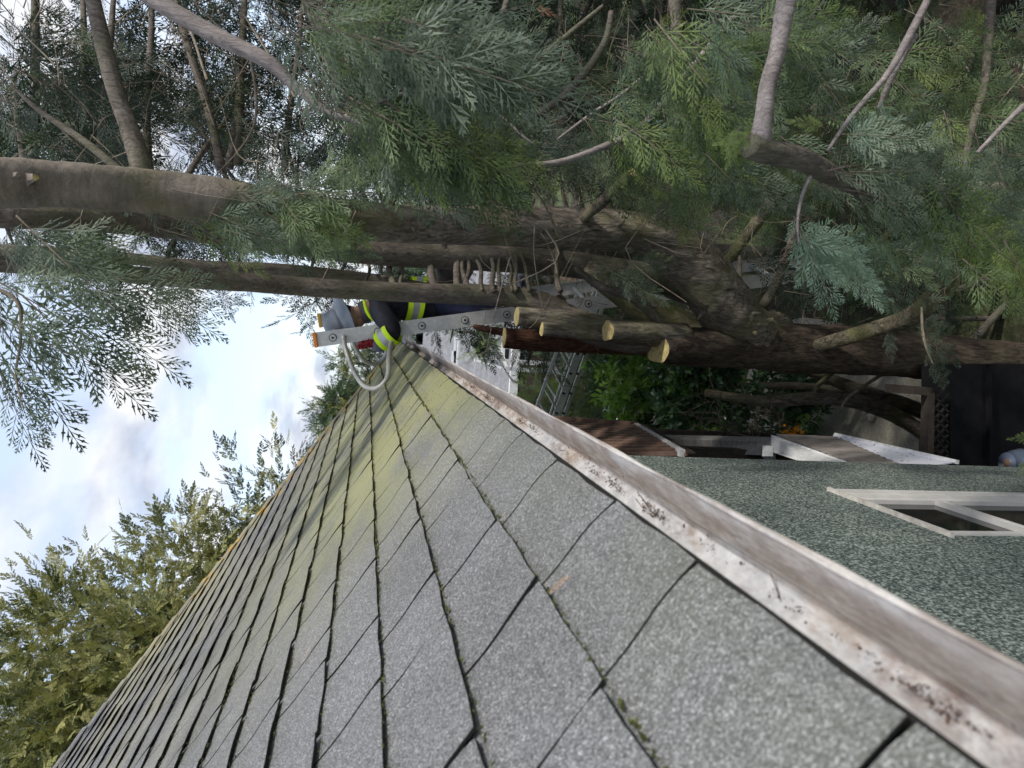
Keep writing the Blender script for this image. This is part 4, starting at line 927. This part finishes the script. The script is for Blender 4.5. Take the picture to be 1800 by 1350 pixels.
# face: nose, brow, chin, ear and eyes on the bowed head (he looks down towards the rungs)
fm = MB()
look = Vector((-.80, -.12, -.55)).normalized(); upv = Vector((-.45, 0, .9)); upv = (upv-look*upv.dot(look)).normalized(); sid = look.cross(upv)
hc_ = head+Vector((-.02, 0, .0))
def ell(mb, c, r, ax=None, n=10, mi=0):
    V = []; F = []
    ax = ax or (sid, look, upv)
    for i in range(n+1):
        th = math.pi*i/n
        for j in range(n*2):
            ph = math.pi*j/n; V.append(c+ax[0]*r[0]*math.sin(th)*math.cos(ph)+ax[1]*r[1]*math.sin(th)*math.sin(ph)+ax[2]*r[2]*math.cos(th))
    for i in range(n):
        for j in range(n*2): F.append((i*2*n+j, (i+1)*2*n+j, (i+1)*2*n+(j+1) % (2*n), i*2*n+(j+1) % (2*n)))
    mb.add(V, F, mi)
ell(fm, hc_, (.076, .095, .115)); ell(fm, hc_+look*.035-upv*.065, (.052, .06, .055)); ell(fm, hc_+look*.096-upv*.012, (.014, .022, .026)); ell(fm, hc_+look*.082+upv*.026, (.05, .016, .012))
for sg in (-1, 1): ell(fm, hc_+sid*sg*.076-upv*.005-look*.01, (.010, .02, .032)); ell(fm, hc_+look*.088+sid*sg*.03+upv*.012, (.012, .008, .008), mi=1)
ell(fm, hc_+look*.088-upv*.05, (.022, .008, .006), mi=2)
fm.obj('face', [M_SKIN, mat('eye', base=(.03, .02, .02), rough=.3), mat('lips', base=(.36, .15, .12), rough=.5)], man, smooth=True)
hm = MB(); ell(hm, hc_-look*.022+upv*.012, (.081, .09, .105)); hm.obj('hair', [mat('dark_hair', base=(.02, .015, .012), rough=.7)], man, smooth=True)
# hat
ht = MB(); hu = (upv*.95-look*.1).normalized(); hf = (look-hu*look.dot(hu)).normalized(); hs_ = hf.cross(hu)
prof_ = [(.0, .145), (.045, .142), (.080, .125), (.096, .09), (.102, .04), (.104, .022), (.112, .016), (.135, .006), (.170, -.008), (.205, -.030), (.209, -.036), (.168, -.014), (.106, .008)]
V = []; F = []; NS = 40
for r_, z_ in prof_:
    for j in range(NS):
        a = 2*math.pi*j/NS; dip = -.022*abs(math.cos(a))**2*max(0, (r_-.105)/.08)+.006*math.sin(3*a+1)*max(0, (r_-.105)/.08); st = 1.12 if r_ > .02 else 1
        V.append(hc_+hu*(z_+.025+dip)+hf*math.sin(a)*r_*st+hs_*math.cos(a)*r_*.96)
for i in range(len(prof_)-1):
    for j in range(NS): F.append((i*NS+j, i*NS+(j+1) % NS, (i+1)*NS+(j+1) % NS, (i+1)*NS+j))
ht.add(V, F); hat = ht.obj('hat', [M_HAT], man, smooth=True)
hb = MB(); hb.tube([hc_+hu*.052, hc_+hu*.068], [.113, .112], 30, 0, False); hb.obj('hat_band', [mat('hat_band_grey', base=(.16, .18, .21), rough=.8)], hat)
# jacket and trousers
jk = skinobj('jacket', [P(796, 529, MD+.03), waist, chest, P(650, 541, MD), shN, (shN+elN)/2, elN, wrN.lerp(elN, .12), shF, (shF+elF)/2, elF, wrF.lerp(elF, .12)],
    [(0, 1), (1, 2), (2, 3), (2, 4), (4, 5), (5, 6), (6, 7), (2, 8), (8, 9), (9, 10), (10, 11)],
    [(.175, .20), (.16, .19), (.16, .19), .082, .092, .085, .075, .060, .092, .085, .075, .060], [M_NAVY], man)
cm_ = MB(); cm_.tube([P(646, 547, MD), P(634, 551, MD)], [.088, .078], 18, 0, False); cm_.tube([P(646, 547, MD), P(634, 551, MD)], [.080, .070], 18, 0, False); cm_.obj('collar', [M_GREY], man, smooth=True)
tr_ = skinobj('trousers', [P(735, 529, MD+.03), pelvis, hipN, hipN.lerp(knN, .5), knN, knN.lerp(anN, .5), anN.lerp(knN, .08), hipF, hipF.lerp(knF, .5), knF, knF.lerp(anF, .5), anF.lerp(knF, .08)],
    [(0, 1), (1, 2), (2, 3), (3, 4), (4, 5), (5, 6), (1, 7), (7, 8), (8, 9), (9, 10), (10, 11)],
    [.15, .16, .11, .10, .085, .078, .068, .11, .10, .085, .078, .068], [M_TROU], man)
for an, to in ((anN, toN), (anF, toF)): skinobj('boot', [an+Vector((0, 0, .05)), an, an.lerp(to, .55)+Vector((0, 0, -.045)), to+Vector((0, 0, -.045))], [(0, 1), (1, 2), (2, 3)], [.055, .058, .05, .042], [M_BOOT], man)
def band(a, b, s0, s1, r0, r1, mt, nm, el=None):
    p0_, p1_ = a.lerp(b, s0), a.lerp(b, s1); m = MB()
    mid_ = p0_.lerp(p1_, .5); m.tube([p0_, mid_, p1_], [r0, (r0+r1)/2+.003, r1], 24, 0, False, .012); o = m.obj(nm, [mt], man, smooth=True); return o
for s0, s1, mt, nm in ((.05, .28, M_HIVIS, 'yellow_band'), (.28, .58, M_SILV, 'silver_band'), (.58, .80, M_HIVIS, 'yellow_band')):
    band(elN, wrN, s0, s1, .083-.012*s0, .083-.012*s1, mt, nm); band(elF, wrF, s0, s1, .083-.012*s0, .083-.012*s1, mt, nm)
# torso bands follow the jacket's oval section
def oval(c0, c1, rx_, ry_, mt, nm, tilt=0):
    m = MB(); V = []; NS = 36; ax_ = (c1-c0).normalized(); xx = Vector((0, 1, 0)); zz = ax_.cross(xx).normalized()
    for c in (c0, c0.lerp(c1, .5), c1):
        for j in range(NS):
            a = 2*math.pi*j/NS; V.append(c+xx*math.cos(a)*ry_+zz*math.sin(a)*rx_+ax_*tilt*math.sin(a)+ax_*.004*math.sin(a*4))
    m.add(V, [(i*NS+j, i*NS+(j+1) % NS, (i+1)*NS+(j+1) % NS, (i+1)*NS+j) for i in range(2) for j in range(NS)]); m.obj(nm, [mt], man, smooth=True)
bd = [P(x, 529, MD+.03) for x in (716, 725, 736, 744)]
for i, (mt, nm) in enumerate(((M_HIVIS, 'yellow_band'), (M_SILV, 'silver_band'), (M_HIVIS, 'yellow_band'))): oval(bd[i], bd[i+1], .176, .206, mt, nm, .03)
pp, rr = spline([(P(716, 548, MD-.18), .015), (P(700, 552, MD-.17), .015), (P(690, 566, MD-.12), .013)], 5)
sb_ = [(P(640, 528, MD-.10), .012), (P(644, 545, MD-.15), .013), (P(652, 558, MD-.16), .013), (P(664, 566, MD-.14), .011)]
pp, rr = spline(sb_, 6); m = MB(); m.tube(pp, rr, 8, 0); m.obj('yellow_band', [M_HIVIS], man, smooth=True)
m = MB(); m.tube([wrN.lerp(elN, .16), wrN, wrN.lerp(haN, .3)], [.056, .050, .042], 16, 0); m.obj('cuff', [M_GREY], man, smooth=True)
m = MB(); m.tube([wrF.lerp(elF, .16), wrF, wrF.lerp(haF, .3)], [.056, .050, .042], 16, 0); m.obj('cuff', [M_GREY], man, smooth=True)
# gloved hands closed on the rails
def glove(w, h, side, railc):
    d = (h-w).normalized(); nx = Vector((-1, 0, 0)); nx = (nx-d*nx.dot(d)).normalized(); sy = Vector((0, side, 0))
    V = [w, w.lerp(h, .5), h]; E = [(0, 1), (1, 2)]; Rr = [.034, (.042, .028), (.043, .025)]
    for k in range(4):
        b0 = h+ldir*(.030-.020*k)+d*.012; L_ = (.036, .040, .037, .030)[k]; i0 = len(V)
        V += [b0, b0-sy*side*0+Vector((-.022, -.018*side*-1, .0))*1.0+d*.012, b0+Vector((-.040, .010*side, 0))*(L_/.04), b0+Vector((-.034, .034*side, -.004))*(L_/.04)]
        E += [(2, i0), (i0, i0+1), (i0+1, i0+2), (i0+2, i0+3)]; Rr += [.0125, .0115, .0105, .009]
    i0 = len(V); t_ = w.lerp(h, .45); V += [t_+Vector((.02, -.01*side, .02)), t_+Vector((.01, .012*side, .055)), t_+Vector((-.005, .026*side, .085))]; E += [(1, i0), (i0, i0+1), (i0+1, i0+2)]; Rr += [.015, .0135, .011]
    skinobj('glove', V, E, Rr, [M_RED], man, 1)
glove(wrN, P(643, 603, MD-.26), 1, None); glove(wrF, P(640, 592, LD+LW.y+.03), -1, None)

# small things hung among the stems
m = MB(); c0 = P(784, 486, 4.7); 
def blob(mb, c, r, n=9, seed=0, mi=0, squash=(1, 1, 1)):
    V = []; F = []; rr_ = np.random.default_rng(seed)
    for i in range(n+1):
        th = math.pi*i/n
        for j in range(n*2):
            ph = math.pi*j/n; k = r*(1+.14*math.sin(3*ph+seed)+.1*math.sin(2*th*3+ph)+rr_.uniform(-.04, .04)); V.append(c+Vector((k*squash[0]*math.sin(th)*math.cos(ph), k*squash[1]*math.sin(th)*math.sin(ph), k*squash[2]*math.cos(th))))
    for i in range(n):
        for j in range(n*2): F.append((i*2*n+j, (i+1)*2*n+j, (i+1)*2*n+(j+1) % (2*n), i*2*n+(j+1) % (2*n)))
    mb.add(V, F, mi)
bag = thing('tool_bag', 'dark brown tool bag hanging between the slim stems above the man', 'bag', c0)
m.hexa([c0+Vector(v) for v in ((-.07, -.05, -.08), (.08, -.05, -.07), (.08, .05, -.07), (-.07, .05, -.08), (-.055, -.03, .05), (.065, -.03, .07), (.065, .03, .07), (-.055, .03, .05))]); m.obj('pouch', [simple('dark_leather', (.012, .01, .01), (.05, .035, .03), 25, .6)], bag, bevel=.015)
m = MB(); m.tube([c0+Vector((-.072, 0, -.075)), c0+Vector((-.078, 0, 0)), c0+Vector((-.06, 0, .06)), c0+Vector((.0, 0, .10)), c0+Vector((.06, 0, .07))], .006, 8); m.obj('strap', [simple('orange_strap', (.35, .12, .04), (.5, .2, .08), 20, .7)], bag, smooth=True)
m = MB(); c0 = P(912, 492, 4.6); blob(m, c0, .045, 12, 3, 0, (1.1, .8, 1.2)); blob(m, c0+Vector((.02, -.01, .05)), .02, 8, 5, 0, (1, 1, 1.6)); blob(m, c0+Vector((.045, -.005, -.025)), .014, 8, 6, 1)
o = m.obj('work_glove', [simple('blue_white_knit', (.02, .022, .06), (.42, .44, .52), 16, .8, det=2), mat('pale_rubber', base=(.7, .7, .6), rough=.6)], smooth=True); tag(o, 'crumpled blue and white glove left between two stems', 'glove')

# ------------------------------------------------------------------ low structures beyond the wall corner
M_BRN = simple('brown_slat_paint', (.13, .08, .06), (.26, .17, .13), 12, .6)
M_GRYW = simple('grey_weathered_wood', (.14, .135, .13), (.26, .25, .24), 16, .75, stretch=(1, 4, 4))
M_CORR = simple('weathered_roof_sheet', (.17, .15, .135), (.30, .27, .25), 10, .7)
M_DARKW = simple('dark_wood', (.02, .017, .014), (.05, .042, .035), 14, .8)
Q = lambda x, y, D: P(x, y, D)
aw = thing('slatted_awning', 'brown slatted awning roof past the gutter, above the white post', 'awning', PZ(1070, 770, GROUND))
A_, B_, C_, D_ = Q(968, 737, 5.2), Q(1122, 748, 4.6), Q(1205, 797, 3.7), Q(1040, 800, 4.2)
A_ = Q(955, 735, 5.4)
m = MB()
nsl = 12
for i in range(nsl):
    u0, u1 = i/nsl, (i+.62)/nsl
    p_, q_, r_, s_ = A_.lerp(D_, u0), B_.lerp(C_, u0), B_.lerp(C_, u1), A_.lerp(D_, u1); m.slab([p_, q_, r_, s_], .022)
m.obj('slats', [M_BRN], aw)
m = MB(); m.slab([a-Vector((0, 0, .06)) for a in (A_, B_, C_, D_)], .01); m.obj('backing', [M_DARKW], aw)
m = MB(); m.beam(A_+Vector((0, 0, .03)), B_+Vector((0, 0, .03)), .05, .09); m.beam(D_+Vector((0, 0, -.01)), C_+Vector((0, 0, -.01)), .03, .03); m.obj('edge_board', [M_BRN], aw, bevel=.004)
m = MB(); m.beam(B_+Vector((0, 0, .02))+(C_-B_)*.02, C_+Vector((0, 0, .02)), .04, .035); m.obj('trim', [M_WHITE], aw)
m = MB(); m.beam(Q(1180, 800, 4.2)+Vector((0, .1, 0)), Q(1180, 800, 4.2)+Vector((0, .1, -2.0)), .08, .08, (0, 1, 0)); m.beam(Q(1100, 765, 5.0)+Vector((0, .1, -.1)), Q(1100, 765, 5.0)+Vector((0, .1, -2.0)), .08, .08, (0, 1, 0)); m.obj('post', [M_DARKW], aw)
lt = thing('lean_to_roof', 'low lean-to with grey beam, white fascia board and spotted white edging beside the wall corner', 'lean-to', PZ(1500, 800, GROUND))
m = MB(); m.slab([Q(1132, 763, 4.95), Q(1361, 768, 4.2), Q(1361, 793, 4.15), Q(1182, 790, 4.8)], .07); m.obj('beam', [M_GRYW], lt, bevel=.004)
m = MB(); m.slab([Q(1345, 793, 4.2), Q(1363, 794, 4.15), Q(1364, 812, 4.1), Q(1345, 812, 4.15)], .07); m.obj('post', [M_WHITE], lt)
m = MB(); m.slab([Q(1363, 766, 4.18), Q(1500, 815, 3.25), Q(1420, 815, 3.30), Q(1363, 796, 4.12)], .03); m.obj('fascia_board', [M_WHITE], lt)
m = MB(); c_ = [Q(1364, 765, 4.22), Q(1470, 770, 3.9), Q(1600, 826, 3.0), Q(1500, 814, 3.27)]
for i in range(26):
    u0, u1 = i/26, (i+1)/26; z = Vector((0, 0, .012 if i % 2 else 0)); m.slab([c_[0].lerp(c_[3], u0)+z, c_[1].lerp(c_[2], u0)+z, c_[1].lerp(c_[2], u1)+z, c_[0].lerp(c_[3], u1)+z], .01)
m.obj('corrugated_sheet', [M_CORR], lt)
m = MB(); m.slab([Q(1469, 764, 3.95), Q(1682, 813, 2.98), Q(1672, 822, 2.98), Q(1570, 818, 3.05), Q(1469, 779, 3.93)], .02) if False else m.slab([Q(1469, 765, 3.95), Q(1682, 813, 2.98), Q(1600, 828, 3.0), Q(1469, 780, 3.93)], .02); m.obj('edging', [M_SPOT], lt)
m = MB(); m.beam(Q(1468, 763.5, 3.96), Q(1684, 812.5, 2.97), .02, .014); m.obj('edge_lip', [M_WHITE], lt)
shd = thing('garden_shed', 'black timber shed front with brown frame and lattice, deep in shade by the wall', 'shed', PZ(1720, 760, GROUND))
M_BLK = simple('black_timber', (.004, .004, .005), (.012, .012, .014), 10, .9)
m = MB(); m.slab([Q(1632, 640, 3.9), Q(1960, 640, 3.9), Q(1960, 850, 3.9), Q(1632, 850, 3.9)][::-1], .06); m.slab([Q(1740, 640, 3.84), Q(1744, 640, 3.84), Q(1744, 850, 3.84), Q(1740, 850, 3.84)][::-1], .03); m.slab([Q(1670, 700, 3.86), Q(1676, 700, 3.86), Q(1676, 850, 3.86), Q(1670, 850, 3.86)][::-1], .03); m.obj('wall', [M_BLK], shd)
m = MB(); m.beam(Q(1631, 690, 3.8), Q(1629, 830, 3.8), .06, .045, (0, 0, 1)); m.beam(Q(1560, 682, 3.8), Q(1634, 688, 3.8), .05, .05, (0, 1, 0)); m.obj('frame', [simple('brown_frame', (.05, .038, .03), (.10, .08, .065), 14, .8)], shd)
m = MB()
for i in range(9):
    for sg in (-1, 1):
        x0 = 1636; y0 = 690+i*18; m.beam(Q(x0, y0, 3.78), Q(x0+30, y0+sg*34, 3.78), .01, .016, (0, 1, 0))
m.obj('lattice', [M_DARKW], shd)
m = MB(); c0 = P(1788, 814, 3.1); pp = [c0+Vector((0, 0, z)) for z in (-.10, -.07, -.02, .03, .06, .065)]; m.tube(pp, [.045, .065, .078, .066, .05, .055], 24); m.tube([c0+Vector((0, 0, .060)), c0+Vector((0, 0, .068))], [.022, .02], 20, 1)
o = m.obj('glazed_pot', [mat('blue_grey_glaze', base=(.07, .09, .13), rough=.25, spec=.6), mat('dark_clay', base=(.10, .06, .045), rough=.8)], smooth=True); tag(o, 'rounded blue-grey pot at the foot of the stucco wall by the shed', 'pot')

# stones and leftovers on the concrete
m = MB(); blob(m, PZ(1531, 733, GROUND+.17), .04, 8, 4, 0, (1, 1, .6)); o = m.obj('stone', [simple('pale_stone', (.45, .42, .38), (.6, .57, .52), 20, .8)], smooth=True); tag(o, 'small pale stone lying on the concrete patch', 'stone')

# ------------------------------------------------------------------ neighbouring houses
M_SHN = simple('grey_roofing', (.16, .16, .165), (.27, .27, .28), 6, .85)
def gable(name_label, x0, x1, y0, y1, z0, z1, rise, wallm, roofm, trimm, wins, axis_='x', over=.35):
    t = thing('house', name_label, 'house', ((x0+x1)/2, y0, z0))
    m = MB(); m.box(((x0+x1)/2, (y0+y1)/2, (z0+z1)/2), ((x1-x0)/2, (y1-y0)/2, (z1-z0)/2)); m.obj('wall', [wallm], t)
    m = MB(); ym = (y0+y1)/2; xm = (x0+x1)/2
    if axis_ == 'x':
        for sg in (-1, 1):
            ye = ym+sg*((y1-y0)/2+over); q_ = [Vector((x0-over, ye, z1-.1)), Vector((x1+over, ye, z1-.1)), Vector((x1+over, ym, z1+rise)), Vector((x0-over, ym, z1+rise))]
            if sg > 0: q_ = q_[::-1]
            m.slab(q_, .10)
    else:
        for sg in (-1, 1):
            xe = xm+sg*((x1-x0)/2+over); q_ = [Vector((xe, y1+over, z1-.1)), Vector((xe, y0-over, z1-.1)), Vector((xm, y0-over, z1+rise)), Vector((xm, y1+over, z1+rise))]
            if sg > 0: q_ = q_[::-1]
            m.slab(q_, .10)
        m.add([(x0, y0+.003, z1-.02), (x1, y0+.003, z1-.02), (xm, y0+.003, z1+rise-.06)], [(0, 1, 2)], 1)
    m.obj('roof', [roofm, wallm], t)
    m = MB()
    if axis_ == 'x': m.box((xm, y0-over-.03, z1-.09), ((x1-x0)/2+over, .05, .10))
    else:
        for sg in (-1, 1): m.beam(Vector((xm+sg*((x1-x0)/2+over), y0-over-.03, z1-.12)), Vector((xm, y0-over-.03, z1+rise-.02)), .05, .2, (0, 0, 1))
    m.obj('fascia', [trimm], t)
    for (wx, wz, ww, wh) in wins:
        f = MB(); f.box((wx, y0-.02, wz), (ww/2+.08, .03, wh/2+.08)); fo = f.obj('window', [M_WHITE], t)
        g_ = MB(); g_.box((wx-ww*.26, y0-.045, wz), (ww*.22, .012, wh/2)); g_.box((wx+ww*.26, y0-.045, wz), (ww*.22, .012, wh/2)); g_.obj('pane', [M_GLASS], fo)
    return t
M_BRSID = simple('brown_siding', (.17, .105, .08), (.27, .18, .14), 8, .8, stretch=(.3, .3, 6))
M_BLSID = simple('pale_blue_siding', (.34, .42, .54), (.42, .50, .62), 5, .7, stretch=(.3, .3, 8))
M_GRSID = simple('light_grey_siding', (.36, .36, .36), (.46, .46, .46), 5, .7, stretch=(.3, .3, 8))
def zz(px, py, D): return P(px, py, D)
h1 = (P(885, 640, 17)); h2 = P(800, 640, 24); h3 = P(735, 610, 34)
gable('brown sided house with pale trim, nearest of the neighbouring houses past the gutter', -3.2, 1.6, 17, 22, -7.0, P(893, 640, 17).z, .9, M_BRSID, M_SHN, M_WHITE, [(P(905, 612, 17).x, P(905, 612, 17).z, .6, .5), (P(920, 590, 17).x, P(925, 590, 17).z, .4, .6)])
gable('pale blue sided house with grey roof seen behind the ladder rail', -3.6, .9, 24, 30, -8, P(800, 640, 24).z, .9, M_BLSID, M_SHN, M_WHITE, [(P(815, 640, 24).x, P(815, 640, 24).z, .7, .7), (P(820, 610, 24).x, P(820, 610, 24).z, .5, .7)], 'x')
gable('light grey house farthest down the slope beyond the man\'s elbow', -4.0, 2.0, 36, 42, -9, P(735, 610, 36).z, 1.3, M_GRSID, M_SHN, M_WHITE, [(P(752, 608, 36).x, P(752, 608, 36).z, 1.0, 1.1), (P(752, 590, 36).x, P(752, 590, 36).z, .7, 1.1)], 'y')
gable('long low grey-roofed house half hidden by the sawn trunks', -8, -3.2, 30, 36, -8.5, -4.4, 1.2, M_GRSID, M_SHN, M_WHITE, [(-5, -5.6, 1, .8)], 'x')
# patio roof of the brown house: a tilted grey panel with bright white edge
pc = thing('patio_cover', 'tilted grey patio roof with bright white edge in front of the brown house', 'canopy', (P(855, 640, 15).x, 15, -6.4))
pr4 = [P(838, 608, 15.6), P(868, 594, 15.9), P(887, 648, 14.6), P(834, 632, 14.9)]
m = MB(); m.slab(pr4, .04); m.obj('panel', [simple('patio_sheet', (.18, .19, .21), (.26, .27, .30), 20, .6)], pc)
m = MB(); m.beam(pr4[1], pr4[2], .05, .16, (0, 0, 1)); m.beam(pr4[2], pr4[3], .04, .05, (0, 0, 1)); m.obj('edge', [M_WHITE], pc)
for q_ in (pr4[2], pr4[3]):
    m = MB(); m.beam(q_, q_+Vector((0, 0, -3.2)), .09, .09, (0, 1, 0)); m.obj('post', [M_WHITE], pc)
# picket-like fence in front of the houses
fn = thing('fence', 'weathered brown board fence below the neighbouring houses', 'fence', (-1, 13.2, -5.2))
m = MB()
x = -5.0
while x < 5: m.box((x, 13.2, -4.85+.02*math.sin(x*9)), (.066, .012, .62)); x += .142
m.obj('boards', [simple('fence_wood', (.13, .09, .065), (.27, .20, .15), 9, .85, stretch=(5, 5, 1))], fn)
m = MB(); m.box((0, 13.23, -4.5), (5, .02, .045)); m.box((0, 13.23, -5.2), (5, .02, .045)); m.obj('rails', [M_BRN], fn)
# far tree line
for i, (x, y, h, r, lb_) in enumerate(((-9, 60, 6.5, 4, 'leftmost rounded tree of the far tree line'), (-2, 66, 6.5, 4.5, 'broad pale green tree closing the far tree line'), (6, 60, 9, 5, 'far dense tree behind the long row'), (14, 55, 12, 6, 'tall far tree to the right of the row'))):
    mass('tree', lb_, 'tree', (x, y, -11+h*.62), (r, r*.7, h*.5), 420, 1.7, [L_FAR, L_OLIVE, L_MID], SP_VLO, 40, 'distant trees down the slope', w=(4, 1, 1), gy=-10)
hl3 = MB(); V = []; nx_ = 60
for j, y in enumerate((90, 110, 150, 200)):
    for i in range(nx_):
        x = -200+400*i/(nx_-1); V.append((x, y, -12+[0, 3.5, 5.5, 2][j]*(1+.35*math.sin(x*.05+j)+.2*math.sin(x*.21))))
hl3.add(V, [(j*nx_+i, j*nx_+i+1, (j+1)*nx_+i+1, (j+1)*nx_+i) for j in range(3) for i in range(nx_-1)])
o = hl3.obj('hill', simple('wooded_hill', (.05, .075, .05), (.11, .14, .09), .35, 1, det=8), smooth=True); tag(o, 'low wooded hill beyond the houses', kind='structure')
